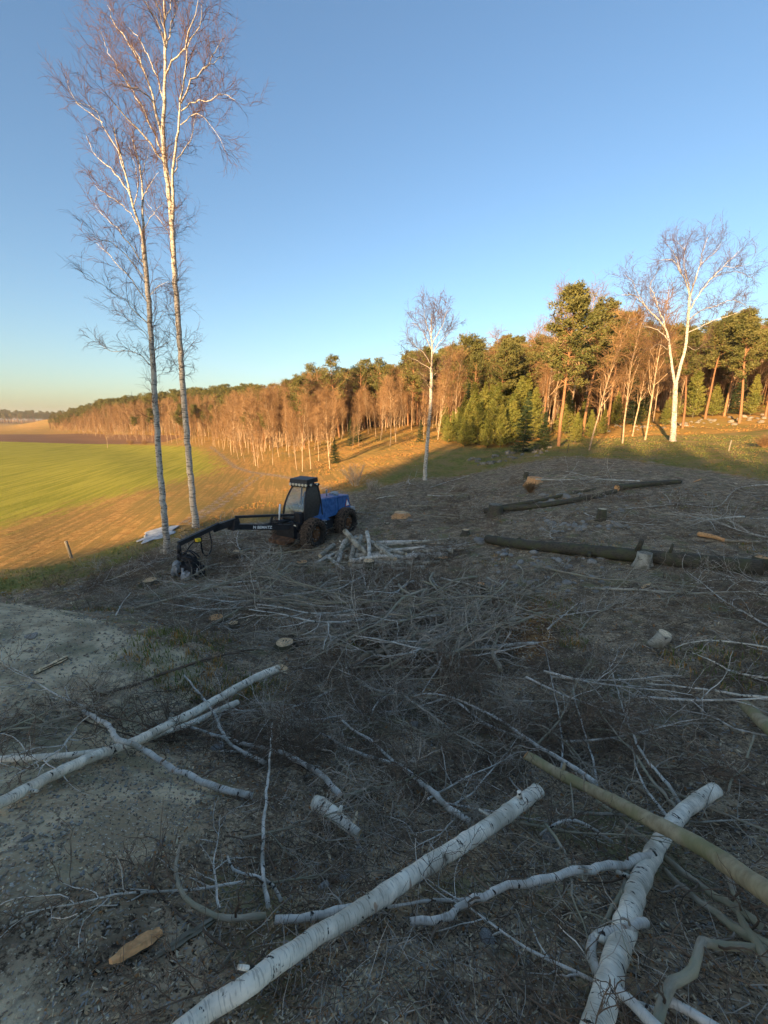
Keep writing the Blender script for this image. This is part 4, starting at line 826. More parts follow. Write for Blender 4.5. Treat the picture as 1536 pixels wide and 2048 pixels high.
BR = [  # label, path, r0, r1, bark, n2, L2
 ('crooked birch branch crossing over the log with the orange cut', '165 1422 .12,200 1440 .18,240 1475 .26,290 1500 .16,350 1540 .08,420 1570 .05,505 1591 .04', .026, .034, 'birch', 3, .3),
 ('grey forked branch reaching over the mound to the left border', '165 1422 .12,110 1440 .1,60 1455 .08,0 1460 .08,-60 1462 .08', .02, .008, 'grey_bark', 4, .35),
 ('small side fork above the grey branch on the mound', '95 1445 .1,60 1425 .12,35 1415 .14,10 1420 .1', .009, .004, 'grey_bark', 4, .2),
 ('bent birch branch curving down through the pair of crossed logs', '368 1350 .1,405 1395 .2,430 1430 .2,445 1465 .1,470 1495 .06,530 1526 .05', .014, .026, 'birch_thin', 5, .3),
 ('birch branch from the crossed logs toward the rotten chunk', '372 1452 .08,440 1473 .08,500 1490 .08,560 1506 .08,610 1530 .07,650 1556 .06,680 1590 .05', .020, .032, 'birch_thin', 6, .3),
 ('white birch stem ending near the thick log, with a forked top', '684 1440 .2,705 1458 .16,740 1480 .1,775 1512 .06,800 1532 .06', .014, .022, 'birch_thin', 5, .3),
 ('pale birch stem leading down to the thick white log', '800 1530 .06,835 1560 .08,870 1590 .08,905 1620 .08,940 1645 .06', .028, .034, 'birch', 4, .3),
 ('twisted branch joining the pale stem from the left', '610 1450 .06,650 1470 .06,700 1500 .05,750 1516 .05,800 1530 .05', .014, .022, 'birch_thin', 6, .3),
 ('speckled upright birch twig fork in the middle of the brush', '735 1452 .03,742 1430 .1,760 1400 .14,792 1382 .14', .016, .007, 'birch_thin', 8, .25),
 ('curved birch branch sweeping to the olive log end', '820 1394 .16,850 1388 .2,895 1392 .2,930 1405 .16,985 1432 .14,1030 1460 .14,1080 1495 .14,1140 1530 .2,1190 1565 .2', .010, .032, 'birch_thin', 6, .4),
 ('second branch running under the curved birch branch', '758 1425 .08,820 1418 .1,860 1406 .14,905 1400 .14,960 1440 .1,1010 1465 .08,1050 1478 .08', .007, .024, 'birch_thin', 7, .35),
 ('kinked branch leaving the fork wound toward the left', '1306 1706 .2,1250 1730 .18,1180 1743 .16,1100 1752 .14,1040 1770 .12,990 1788 .1,935 1812 .08,880 1838 .06,820 1843 .05', .034, .020, 'birch', 4, .35),
 ('lower fork of the kinked branch', '990 1782 .08,940 1795 .07,880 1800 .06,800 1808 .05,740 1820 .05', .014, .008, 'birch_thin', 5, .3),
 ('branch passing beneath the thick log to the lower left', '720 1812 .06,660 1826 .05,600 1836 .05,550 1838 .05', .026, .022, 'birch', 4, .25),
 ('bowed grey branch curling up at the edge of the mound', '530 1832 .05,450 1834 .05,400 1812 .06,365 1782 .08,350 1735 .12,360 1690 .16', .020, .010, 'grey_bark', 4, .3),
 ('straight thin birch pole lying toward the camera', '545 1446 .2,540 1510 .16,533 1590 .12,527 1660 .1,526 1730 .08,536 1812 .05', .012, .016, 'birch_thin', 3, .3),
 ('small forked twig right of the thin birch pole', '455 1712 .06,465 1738 .06,510 1752 .06,540 1768 .05,562 1800 .05', .009, .014, 'birch_thin', 4, .2),
 ('curly birch limb bent like a hook over the white log', '1292 1846 .14,1240 1858 .16,1195 1868 .14,1178 1895 .12,1188 1935 .12,1230 1980 .12,1270 2015 .12,1320 2060 .12,1400 2120 .12', .028, .026, 'birch', 3, .3),
 ('dark side limb reaching down from the fork wound', '1258 1722 .18,1250 1770 .12,1228 1815 .08,1205 1850 .05', .018, .016, 'grey_bark', 3, .3),
 ('lichen grey branch arching in the lower right corner', '1560 1905 .1,1500 1893 .12,1440 1888 .14,1405 1884 .18,1390 1915 .16,1382 1945 .14,1340 1968 .12,1325 2010 .1,1310 2060 .1', .022, .026, 'grey_bark', 5, .3),
 ('second lower right branch running out of the frame', '1325 2000 .06,1380 2022 .06,1430 2050 .06,1500 2090 .06', .022, .020, 'birch_thin', 4, .25),
 ('dark limb crossing the hollow at the right border', '1330 1740 .1,1380 1790 .08,1440 1830 .08,1480 1862 .1,1540 1890 .12,1600 1930 .1', .024, .03, 'grey_bark', 5, .35),
 ('mossy curved limb going down into the dark hollow', '1450 1740 .14,1470 1790 .12,1490 1850 .1,1530 1905 .12,1570 1960 .1', .022, .028, 'grey_bark', 4, .35),
 ('grey limb parallel to the olive log on its lower side', '1195 1600 .1,1240 1640 .1,1300 1690 .1,1360 1740 .12,1430 1790 .12,1520 1850 .1', .024, .03, 'grey_bark', 5, .35),
 ('tall thin stem leaning up the brush left of the olive log', '1195 1575 .06,1185 1520 .12,1168 1460 .16,1150 1400 .2,1145 1365 .2', .015, .006, 'birch_thin', 8, .35),
 ('long leaning stem meeting the torn birch from above', '1365 1612 .1,1335 1570 .16,1290 1515 .18,1262 1460 .2,1238 1390 .2,1218 1325 .22', .020, .006, 'birch_thin', 8, .4),
 ('grey stem beside the long leaning stem', '1385 1650 .08,1345 1605 .14,1305 1560 .16,1262 1500 .18,1220 1450 .2,1195 1415 .2', .022, .008, 'grey_bark', 8, .4),
 ('short stem crossing the leaning stems low down', '1340 1640 .06,1300 1590 .12,1275 1540 .14,1265 1490 .16', .016, .007, 'birch_thin', 6, .3),
 ('dark bent stem near the tall thin stem', '1120 1560 .05,1125 1500 .1,1118 1430 .16,1105 1370 .2,1092 1300 .2', .014, .005, 'birch_thin', 8, .35),
 ('bright white stem at the right border, upper of three', '1560 1298 .1,1500 1290 .1,1430 1281 .12,1375 1286 .12,1350 1296 .1', .018, .006, 'birch', 4, .4),
 ('bright white stem at the right border, middle of three', '1560 1358 .08,1500 1350 .08,1465 1343 .08,1430 1325 .1,1385 1305 .1', .018, .006, 'birch', 6, .4),
 ('bright white stem at the right border, lower of three', '1580 1403 .08,1520 1395 .08,1440 1383 .1,1370 1374 .1,1290 1366 .1', .020, .006, 'birch', 5, .4),
 ('curved thin branch under the lower white stem', '1560 1475 .06,1500 1465 .08,1460 1452 .1,1420 1432 .12,1360 1418 .12', .016, .006, 'birch_thin', 7, .35),
 ('dark branch lying level below the curved thin branch', '1330 1452 .08,1290 1447 .1,1240 1452 .1,1215 1462 .06', .016, .010, 'grey_bark', 6, .35),
 ('twisting twig at the right border above the torn birch', '1508 1470 .2,1495 1510 .14,1480 1540 .1,1462 1560 .08,1455 1590 .04', .010, .012, 'grey_bark', 4, .25),
 ('arched branch in front of the thick log broken end', '1080 1670 .1,1110 1648 .16,1145 1640 .18,1180 1655 .14,1225 1684 .08', .010, .016, 'birch_thin', 5, .3),
 ('upright twig rising from the arched branch', '1147 1640 .18,1146 1600 .26,1140 1560 .3', .008, .005, 'grey_bark', 4, .2),
 ('thin crooked branch up from the thick log', '905 1610 .05,945 1585 .1,970 1555 .14,1000 1525 .16,1035 1510 .16', .010, .006, 'birch_thin', 6, .3),
 ('white slender stem near the birch stump, lying toward the right border', '1560 1192 .06,1510 1186 .08,1480 1172 .1,1452 1152 .12', .012, .006, 'birch', 3, .3),
 ('long thin white stem over the grass at the right border', '1560 1164 .08,1500 1162 .08,1440 1158 .06,1380 1168 .06', .013, .005, 'birch', 4, .4),
 ('grey branch in the litter between the brush pile and the slanted stump', '1095 1258 .06,1120 1236 .06,1150 1212 .06,1168 1206 .05', .018, .012, 'birch_thin', 3, .3),
 ('knotty branch beside the slanted stump', '1160 1262 .04,1185 1232 .06,1215 1215 .08,1245 1200 .06,1268 1195 .05', .018, .008, 'grey_bark', 4, .3),
 ('lichened thick limb lying in the litter by the stones', '1060 1180 .06,1090 1165 .06,1130 1130 .08,1142 1118 .06', .026, .016, 'grey_bark', 3, .3),
 ('curved peeled stick in front of the small orange stump', '948 1188 .04,968 1190 .05,990 1178 .06,1012 1158 .06', .014, .01, 'birch_thin', 2, .2),
 ('long pale branch over the stony slope', '1570 968 .1,1480 975 .1,1440 1010 .1,1400 1012 .1,1350 1004 .12', .03, .012, 'birch_thin', 3, .5),
 ('pale forked branch beside the long one on the stony slope', '1400 1012 .1,1360 1008 .1,1290 1014 .08,1240 1018 .08', .022, .01, 'birch_thin', 3, .4),
 ('sun bleached twiggy top at the edge of the grass', '860 975 .1,900 962 .2,925 955 .3,945 948 .4', .03, .012, 'birch_thin', 6, .6),
 ('white thin stem lying behind the machine', '750 998 .1,775 993 .15,790 991 .2', .04, .03, 'birch', 2, .4),
 ('white stick lying on the brush below the birch stack', '660 1140 .1,640 1165 .12,620 1190 .1,600 1205 .08', .03, .012, 'birch_thin', 4, .4),
 ('crooked white branch hanging before the birch stack', '722 1140 .2,730 1165 .16,728 1190 .1,732 1225 .1', .022, .012, 'birch_thin', 6, .35),
 ('second crooked white branch before the birch stack', '765 1125 .3,762 1155 .2,748 1185 .12,750 1215 .08', .020, .010, 'birch_thin', 6, .35),
 ('knobbly pale limb with torn bark in the brush below the boom', '585 1188 .1,605 1203 .12,632 1212 .1', .045, .03, 'birch', 2, .3),
 ('pale branch along the front of the dark brush on the left', '400 1172 .14,450 1174 .16,520 1172 .16,600 1178 .12,700 1200 .08', .030, .010, 'birch_thin', 4, .6),
 ('thin pale branch under the front branch on the left', '380 1190 .1,440 1192 .12,500 1200 .12,560 1212 .1,600 1215 .08', .020, .008, 'birch_thin', 5, .5),
 ('upright pale stick on the far left of the brush', '232 1230 .05,245 1205 .2,262 1185 .35', .014, .008, 'birch_thin', 2, .2),
 ('long dark stick on the crest of the mound', '200 1390 .06,290 1362 .06,360 1335 .06,440 1312 .06,510 1298 .05', .022, .014, 'twig_dark', 2, .4),
 ('dark short log lying in the brush right of the rotten chunk', '690 1592 .06,720 1582 .06,760 1576 .05', .02, .016, 'grey_bark', 3, .2),
]
for i, (lab, pth, r0, r1, bk, n2, L2) in enumerate(BR):
    far_ = wpath(pth)[:, 1].mean(); q_ = .72 if far_ < 4.2 else .9; r0 *= q_; r1 *= q_; bk = 'birch_thin' if bk == 'birch' and far_ < 4.2 else bk; tk_ = float(np.clip(far_ / 4.0, .8, 2.2))
    branch(lab, pth, r0, r1, bk, 'twig_grey' if i % 4 == 1 else 'twig_dark', n2, L2, 5, .18 * tk_ ** .5, seed=i, th=tk_)
# the grey brush pile in the middle: long limbs fanned to the upper right
PLAB = ['topmost grey limb of the central brush pile, pointing up to the birch stack', 'grey limb just under the topmost one of the central brush pile', 'long lower grey limb sweeping to the right end of the brush pile', 'grey limb in the middle right of the fanned brush pile', 'steep grey limb at the right end of the fanned brush pile',
 'level grey limb through the middle of the central brush pile', 'short steep grey limb below the right end of the brush pile', 'grey limb hanging down across the fan in the brush pile', 'short grey limb sticking out at the bottom of the brush pile', 'curved grey limb along the right end of the brush pile',
 'grey limb at the back left of the central brush pile', 'low grey limb lying beside the round pale stump', 'short upright grey limb at the foot of the brush pile', 'bowed grey limb at the lower right of the brush pile']
PILE = ['640 1300 .1,700 1262 .25,780 1228 .4,840 1208 .5,895 1196 .55', '655 1290 .15,730 1250 .35,800 1222 .5,872 1198 .6', '700 1330 .1,780 1290 .25,850 1262 .35,925 1238 .4,1035 1236 .35',
        '760 1340 .1,820 1310 .25,880 1275 .35,950 1245 .45,1025 1228 .45', '850 1345 .1,900 1310 .25,950 1280 .4,1000 1250 .5,1040 1242 .5', '620 1275 .1,690 1270 .2,760 1262 .3,830 1248 .35',
        '905 1330 .15,935 1290 .3,975 1255 .45,1020 1245 .5', '820 1215 .5,826 1250 .4,825 1290 .3,822 1320 .15', '765 1290 .3,780 1320 .2,792 1345 .1', '1040 1236 .5,1010 1245 .5,960 1262 .4,915 1290 .3,880 1318 .2',
        '600 1255 .1,660 1240 .2,730 1225 .3,800 1200 .35', '560 1262 .08,620 1275 .15,690 1290 .2,760 1300 .2', '880 1350 .1,885 1320 .2,900 1290 .3', '1000 1340 .1,985 1300 .25,1000 1262 .4,1012 1240 .5']
for i, pth in enumerate(PILE):
    branch(PLAB[i], pth, .018 if i in (6, 7, 8, 12) else .030 + .012 * (i % 3), .010, 'grey_bark', 'twig_grey', 8, .6, 4, .3, seed=100 + i, th=1.7, kx=.08)

# --- stumps
stump(570, 1298, .17, .14, 'round stump with a pale face and two dark spots in the brush left of centre', cut='cut')
stump(433, 1244, .17, .12, 'flat orange faced stump left of the round one', cut='cut_orange'); stump(468, 1254, .10, .10, 'small low stump right of the flat orange faced one', cut='cut')
stump(738, 1138, .20, .30, 'dark barked stump standing against the front of the birch stack', cut='cut', seed=3)
stump(1286, 1132, .165, .36, 'birch stump with peeling white bark in front of the long dark trunk', bark='old_birch', cut='old_wood', seed=4)
stump(1202, 1040, .15, .42, 'narrow tall stump with a pale top among the stones', cut='cut_pale', seed=5); stump(990, 1030, .30, .50, 'broad dark stump behind the orange ended trunk', cut='old_wood', seed=6)
stump(961, 1186, .095, .26, 'small upright stump with an orange top beside the brush pile', cut='cut_orange', seed=7)
stump(1316, 1290, .10, .24, 'slanted stump with a fresh pale face on the right litter', bark='old_birch', cut='cut_pale', tilt=(.15, -.25), seed=8)
stump(855, 1124, .15, .10, 'low round orange stump at the right end of the birch stack', cut='cut_orange', seed=9) if 0 else stump(886, 1120, .17, .10, 'low round orange stump at the right end of the birch stack', cut='cut_orange', seed=9)
stump(604, 1132, .20, .16, 'orange stump face left of the leaning birch logs', cut='cut_orange', seed=10); stump(476, 1112, .22, .2, 'low stump beneath the outer boom', cut='cut', seed=11)
stump(931, 1070, .15, .22, 'small stump with a bright top right of the birch stack', cut='cut', seed=12); stump(300, 1168, .22, .14, 'pale flat stump below the shorter lone birch', cut='cut', seed=13)
stump(803, 1034, .40, .25, 'bright orange freshly torn stump behind the machine', bark='cut_orange', cut='cut', seed=14); stump(1068, 966, .42, .35, 'reddish torn stump at the top of the clearing', bark='cut_orange', cut='cut_orange', seed=15)
stump(1052, 958, .14, .5, 'thin stump beside the reddish torn stump', cut='cut_pale', seed=16); stump(1518, 1138, .16, .3, 'brown stump end by the tip of the long dark trunk', cut='cut_orange', seed=17)
stump(775, 1048, .1, .05, 'pale flat stump between the machine and the stack', cut='cut_pale', seed=18)

# --- the stack of birch logs before the machine
rngp = np.random.default_rng(21)
def stack_log(u0, v0, h0, u1, v1, h1, r, label, i, bark='old_birch'):
    a = gp(u0, v0, h0); b_ = gp(u1, v1, h1); mid = (a + b_) / 2 + rngp.normal(size=3) * .03
    log('birch_log', label, 'log', None, r, r * .85, M['birch_thin' if i % 3 == 0 else 'old_birch'], ('cut', 'cut_pale'), seed=300 + i, stubs=1, W=[a, mid, b_], kx=.12, group=None, knots=2)
leans = [(655, 1112, .2, 690, 1140, .1, .06, 'thin pale log at the front left of the stack'), (700, 1068, .6, 662, 1126, .1, .07, 'thin steep log crossing behind the topmost leaning one'), (760, 1092, .45, 812, 1108, .35, .07, 'short thin log lying slanted on the middle of the stack'), (628, 1128, .15, 668, 1108, .15, .05, 'thin stick leaning out at the far left of the stack'), (690, 1062, .9, 738, 1112, .2, .10, 'topmost leaning birch log, pointing up toward the rear wheel'), (668, 1090, .1, 640, 1112, .12, .09, 'short birch log with orange end at the left of the stack'),
         (690, 1082, .35, 676, 1128, .1, .095, 'leaning birch log left of the topmost one'), (712, 1075, .4, 700, 1128, .1, .10, 'dark leaning birch log behind the topmost one'), (722, 1072, .5, 712, 1120, .1, .08, 'thin leaning birch log under the topmost one'),
         (734, 1064, .75, 738, 1122, .2, .075, 'steep birch pole beside the topmost leaning log'), (645, 1118, .1, 700, 1088, .25, .07, 'thin log lying across the foot of the leaning logs'), (742, 1084, .5, 790, 1118, .35, .085, 'log lying on the stack with its dark end toward the camera')]
for i, l in enumerate(leans): stack_log(*l, i)
flat = [(735, 1094, .30, 898, 1078, .30), (745, 1086, .2, 890, 1085, .15), (740, 1100, .22, 905, 1102, .2), (725, 1108, .2, 870, 1096, .22), (740, 1112, .2, 895, 1108, .15), (750, 1118, .14, 885, 1112, .14), (735, 1126, .12, 860, 1120, .12), (700, 1122, .2, 840, 1112, .25), (755, 1130, .1, 880, 1124, .1), (705, 1134, .08, 830, 1130, .08), (760, 1104, .38, 850, 1094, .36), (770, 1138, .07, 850, 1134, .07), (690, 1114, .15, 800, 1104, .3), (720, 1118, .3, 800, 1114, .3)]
for i, l in enumerate(flat):
    stack_log(*l, .06 + .035 * ((i * 7) % 5) / 4, 'longest white log on the back of the stack, its reddish end at the right' if i == 0 else 'white birch log lying flat in the stack before the machine', 20 + i)
for o in COL.objects:
    if o.get('label') == 'white birch log lying flat in the stack before the machine': o['group'] = 'flat lying birch logs of the stack'

# --- branching tops of felled birches, copied over the clearing
def spray(seed, L, dense=1.0, r=.012):
    rng = np.random.default_rng(seed); b = MB(); c = MB()
    P = grow([[0, 0, .05]], [[1, rng.normal() * .1, .05]], [L], 12, rng, .10, (0, 0, .0)); P[..., 2] = np.abs(P[..., 2]) * .5 + .03; R = taper([r], [.004], 12); b.tubes(P, R, 6)
    n = int(11 * dense); ps, d, rr, t, _ = offshoots(P, R, n, rng, .12, 1, (25, 60), flat=.45); P2 = grow(ps, d, L * .38 * rng.uniform(.5, 1.2, n), 9, rng, .18, (0, 0, .02)); R2 = taper(np.minimum(rr * .7, .0075), np.full(n, .003), 9); b.tubes(P2, R2, 5)
    p3, d3, _, _, _ = offshoots(P2, R2, 6, rng, .1, 1, (20, 60)); P3 = grow(p3, d3, L * .16 * rng.uniform(.5, 1.4, len(p3)), 6, rng, .22, (0, 0, .0), (0, 0, -.08)); c.tubes(P3, taper(np.full(len(p3), .0034), np.full(len(p3), .0018), 6), 4)
    p4, d4, _, _, _ = offshoots(P3, taper(np.full(len(p3), .003), np.full(len(p3), .002), 6), 3, rng, .15, 1, (20, 60)); P4 = grow(p4, d4, L * .08 * rng.uniform(.5, 1.4, len(p4)), 4, rng, .25, (0, 0, 0), (0, 0, -.1)); c.tubes(P4, taper(np.full(len(p4), .0022), np.full(len(p4), .0013), 4), 3)
    for m_ in (b, c):
        for a_ in m_.v: a_[:, 2] = np.where(a_[:, 2] < 0, a_[:, 2] * .25, a_[:, 2])
    return b, c
SPY = []
for i in range(7):
    bb, cc = spray(400 + i, [1.5, 1.8, 1.3, 2.0, 1.6, 1.2, 1.9][i], 1.0, [.012, .015, .010, .017, .012, .009, .014][i])
    st_ = ['grey_bark', 'birch_thin', 'twig_dark', 'birch_thin', 'grey_bark', 'twig_dark', 'birch_thin'][i]
    SPY.append((bb.mesh('branch_stem', M[st_]), cc.mesh('branch_twigs', M['twig_grey' if i in (0, 3, 4) else 'twig_dark'])))
NOSAND = lambda P: P[sdf(SAND, P[:, 0], P[:, 1]) < .1]
CLEAR = polyw('330 1110;560 1050;700 1000;900 962;1100 945;1300 960;1500 985;1700 1010;1900 1400;1900 2100;1000 2300;560 2200;520 1980;420 1900;400 1700;500 1620;420 1480;150 1480;-60 1560;-60 1440;250 1420;420 1340;330 1255;150 1205;60 1190')
def dens(x, y, u, v):
    d_ = 1.0
    if 980 < u < 1540 and 1040 < v < 1290: d_ = .12
    if 980 < u < 1540 and v <= 1040: d_ = .35
    if 560 < u < 900 and 1050 < v < 1140: d_ = .25
    if v > 1350: d_ = .42
    if v > 1560: d_ = .14
    if v > 1850 and 600 < u < 1000: d_ = .1
    if 350 < u < 600 and v > 1500: d_ = .1
    return d_
def project(p):
    x, y, z = p[0], p[1], p[2] - H; zc = y * CP - z * SP; return 768 + F * x / zc, 1024 - F * (y * SP + z * CP) / zc
OPEN_ = [(570, 1300, 55), (433, 1246, 40), (468, 1256, 30), (604, 1134, 30), (476, 1114, 30), (680, 1640, 70), (738, 1130, 50), (961, 1186, 35), (886, 1122, 30), (1316, 1290, 60), (931, 1070, 25), (300, 1168, 30), (270, 1900, 60), (1286, 1125, 40), (800, 1110, 50), (803, 1034, 30)]
def slash_spots(n, seed):
    rng = np.random.default_rng(seed); out = []
    while len(out) < n:
        m_ = 400; r = np.exp(rng.uniform(math.log(1.2), math.log(34), m_)); th = rng.uniform(-.95, .95, m_); x, y = r * np.sin(th), r * np.cos(th)
        ins = sdf(CLEAR, x, y) > 0; zz = height(x, y)
        for a, b_, c_, k_ in zip(x, y, zz, ins):
            if not k_: continue
            u, v = project((a, b_, c_))
            if any((u - q[0]) ** 2 + ((v - q[1]) * 1.5) ** 2 < q[2] ** 2 for q in OPEN_): continue
            if rng.uniform() < dens(a, b_, u, v) * np.clip(.55 + 3.2 * float(vnoise(np.array([a * .55]), np.array([b_ * .55]), 51)[0]), .05, 1): out.append((a, b_, c_, u, v))
    return out[:n]
def lay(x, y, rz, rng):
    e = .35; nx_ = (hz(x - e, y) - hz(x + e, y)) / (2 * e); ny_ = (hz(x, y - e) - hz(x, y + e)) / (2 * e)
    nv = Vector((nx_ + rng.normal() * .08, ny_ + rng.normal() * .08, 1)).normalized()
    return (nv.to_track_quat('Z', 'Y').to_matrix() @ Matrix.Rotation(rz, 3, 'Z')).to_euler()
MARKS = [(100, 1440, 'on the mound by the pair of crossed logs'), (300, 1370, 'above the pair of crossed logs'), (430, 1560, 'below the bent birch branch'), (560, 1400, 'near the orange cut log end'), (740, 1440, 'around the speckled upright fork'), (640, 1580, 'around the rotten birch chunk'), (900, 1560, 'at the broad end of the thickest log'), (900, 1400, 'around the curved birch branch'),
         (1080, 1420, 'left of the leaning stems'), (1240, 1440, 'among the leaning stems'), (1420, 1480, 'left of the green log end'), (1450, 1340, 'among the white stems at the right border'), (1180, 1680, 'below the olive barked log'), (1450, 1650, 'beyond the torn birch log'), (1400, 1950, 'right of the torn birch log'), (1050, 1900, 'between the thick log and the torn birch'), (700, 1950, 'below the thickest log'), (560, 1760, 'left of the thickest log'),
         (700, 1290, 'in front of the fanned brush pile'), (900, 1200, 'behind the fanned brush pile'), (560, 1180, 'in front of the boom'), (400, 1220, 'in front of the grab'), (260, 1200, 'behind the crest of the mound'), (640, 1140, 'left of the birch stack'), (900, 1090, 'right of the birch stack'), (820, 1000, 'behind the machine'), (1100, 1000, 'around the orange ended trunk'), (1350, 1000, 'on the upper right slope'), (1150, 1150, 'below the long dark trunk'), (1400, 1180, 'right of the birch stump'), (1000, 950, 'at the top edge of the clearing')]
rng = np.random.default_rng(31); protos = {}
for i, (x, y, z, u, v) in enumerate(slash_spots(215, 41)):
    far_ = math.hypot(x, y); near_ = min(MARKS, key=lambda q: (q[0] - u) ** 2 + ((q[1] - v) * 1.6) ** 2)[2]
    k_ = rng.integers(7); lab = ['grey stemmed', 'speckled pale', 'dark slim', 'stout speckled', 'stout grey stemmed', 'small dark', 'long speckled'][k_] + ' twiggy branch ' + near_; rot = lay(x, y, rng.uniform(0, 6.28), rng); loc = (x, y, z + rng.uniform(-.03, .05)); s_ = rng.uniform(.5, .85) * (1 if far_ < 6 else 1.25 if far_ < 14 else 1.7)
    if far_ < 3.2: s_ *= .8
    if k_ not in protos:
        t = thing('twiggy_branch', lab, 'branch', loc, group='twiggy branches strewn over the clearing'); link('stem', SPY[k_][0], t); link('side_twigs', SPY[k_][1], t, kind='stuff'); t.rotation_euler = rot; t.scale = (s_,) * 3; protos[k_] = t
    else: copy_thing(protos[k_], loc, rot, s_, lab)
# long pale boughs, thrown mostly one way
def bough(seed, L, r):
    rng = np.random.default_rng(seed); b = MB(); c = MB(); P = grow([[-L / 2, 0, .06]], [[1, 0, .04]], [L], 18, rng, .085, (0, rng.normal() * .04, 0)); P[..., 2] = np.abs(P[..., 2] - .06) * .5 + .08; R = taper([r], [.006], 18); b.tubes(P, R, 7, cap=True)
    n = 7; ps, d, rr, _, _ = offshoots(P, R, n, rng, .2, 1, (20, 50), flat=.5); P2 = grow(ps, d, L * .33 * rng.uniform(.4, 1.2, n), 9, rng, .15, (0, 0, .01)); R2 = taper(np.minimum(rr * .6, .011), np.full(n, .004), 9); b.tubes(P2, R2, 5)
    p3, d3, _, _, _ = offshoots(P2, R2, 4, rng, .2, 1, (20, 60)); P3 = grow(p3, d3, L * .11 * rng.uniform(.5, 1.4, len(p3)), 5, rng, .2, (0, 0, 0)); c.tubes(P3, taper(np.full(len(p3), .0042), np.full(len(p3), .002), 5), 3)
    for m_ in (b, c):
        for a_ in m_.v: a_[:, 2] = np.where(a_[:, 2] < 0, a_[:, 2] * .3, a_[:, 2])
    return b.mesh('bough_stem', M[['grey_bark', 'birch_thin', 'grey_bark', 'old_birch', 'grey_bark'][seed % 5]]), c.mesh('bough_twigs', M['twig_grey'])
BG = [bough(700 + i, [2.6, 3.2, 2.2, 2.8, 3.6][i], [.026, .030, .020, .030, .034][i]) for i in range(5)]; bp = {}
rng = np.random.default_rng(91); SPOTS = []
for (u0, u1, v0, v1, n_, a0, a1) in ((360, 660, 1150, 1235, 34, -15, 25), (600, 1030, 1205, 1335, 58, 5, 60), (560, 780, 1135, 1180, 8, -10, 30), (400, 620, 1085, 1140, 10, -60, 60), (1150, 1500, 1340, 1480, 12, 100, 160), (1120, 1480, 1500, 1800, 10, 90, 160), (760, 1150, 1340, 1520, 12, 110, 170), (700, 1000, 975, 1060, 12, -20, 60), (1000, 1500, 960, 1060, 8, -10, 30), (1000, 1400, 1130, 1240, 6, 0, 60)):
    for _ in range(n_): SPOTS.append((rng.uniform(u0, u1), rng.uniform(v0, v1), math.radians(rng.uniform(a0, a1))))
for u, v, az_ in SPOTS:
    if any((u - q[0]) ** 2 + ((v - q[1]) * 1.5) ** 2 < (q[2] * .8) ** 2 for q in OPEN_): continue
    p = gp(u, v); k_ = int(rng.integers(5)); near_ = min(MARKS, key=lambda q: (q[0] - u) ** 2 + ((q[1] - v) * 1.6) ** 2)[2]; lab = ['long grey', 'long speckled', 'short grey', 'long weathered', 'longest grey'][k_] + ' bare bough ' + near_; s_ = rng.uniform(.6, 1.0) * (.62 if p[1] < 6 else 1.15 if p[1] < 15 else 1.4); rot = lay(p[0], p[1], az_, rng); lo_ = (p[0], p[1], p[2] + (rng.uniform(0, .55) if 600 < u < 1040 and 1200 < v < 1340 else rng.uniform(0, .25)))
    if k_ not in bp:
        t = thing('bare_bough', lab, 'branch', lo_, group='bare boughs thrown over the brush'); link('stem', BG[k_][0], t); link('side_twigs', BG[k_][1], t, kind='stuff'); t.rotation_euler = rot; t.scale = (s_,) * 3; bp[k_] = t
    else: copy_thing(bp[k_], lo_, rot, s_, lab)
# the uncountable rest of the brush
BMESH = []
for i in range(4):
    bb, cc = spray(430 + i, 1.1 + .2 * i, .9, .009); me = merged((bb, cc), 'brush', [M['grey_bark' if i % 2 else 'twig_dark'], M['twig_dark']]); p = slash_spots(1, 500 + i)[0]
    BMESH.append(link('twiggy_branch', me, loc=p[:3], label='small dark twiggy branch low in the brush', category='branch', group='twiggy branches strewn over the clearing'))
rng = np.random.default_rng(33); sp = slash_spots(380, 42); rots = []
for q in sp: rots.append(tuple(lay(q[0], q[1], rng.uniform(0, 6.28), rng)))
sp = np.array([q[:3] for q in sp]); dd = np.hypot(sp[:, 0], sp[:, 1])
scatter('brushwood', sp + [0, 0, -.02], rng.integers(0, 4, len(sp)), BMESH, rng.uniform(.45, .9, len(sp)) * np.interp(dd, [0, 4, 10, 20], [.6, 1, 1.35, 1.8]), None, normals=rots)

# loose twigs, chips and leaves on the ground
def ground_pts(n, seed, r0, r1, poly=None, inside=True, spread=.95):
    rng = np.random.default_rng(seed); r = np.exp(rng.uniform(math.log(r0), math.log(r1), n * 3)); th = rng.uniform(-spread, spread, n * 3); x, y = r * np.sin(th), r * np.cos(th)
    if poly is not None:
        k_ = sdf(poly, x, y) > 0; k_ = k_ if inside else ~k_; x, y = x[k_], y[k_]
    x, y = x[:n], y[:n]; return np.stack([x, y, height(x, y)], 1)
rng = np.random.default_rng(55)
P = ground_pts(13000, 1, 1.0, 26, CLEAR); P = P[(np.hypot(P[:, 0], P[:, 1]) > 4) | (rng.uniform(size=len(P)) < .45)]; dd = np.hypot(P[:, 0], P[:, 1]); az = rng.uniform(0, 6.28, len(P)); sc_ = np.interp(dd, [0, 3, 10, 26], [.5, .8, 1.7, 3.0])
D = np.stack([np.cos(az), np.sin(az), rng.normal(size=len(P)) * .12], 1); Tw = grow(P + [0, 0, .012], D, .22 * sc_ * rng.uniform(.4, 1.6, len(P)), 4, rng, .16)
zt = height(Tw[..., 0].ravel(), Tw[..., 1].ravel()).reshape(Tw.shape[:2]); Tw[..., 2] = np.maximum(Tw[..., 2], zt + .004)
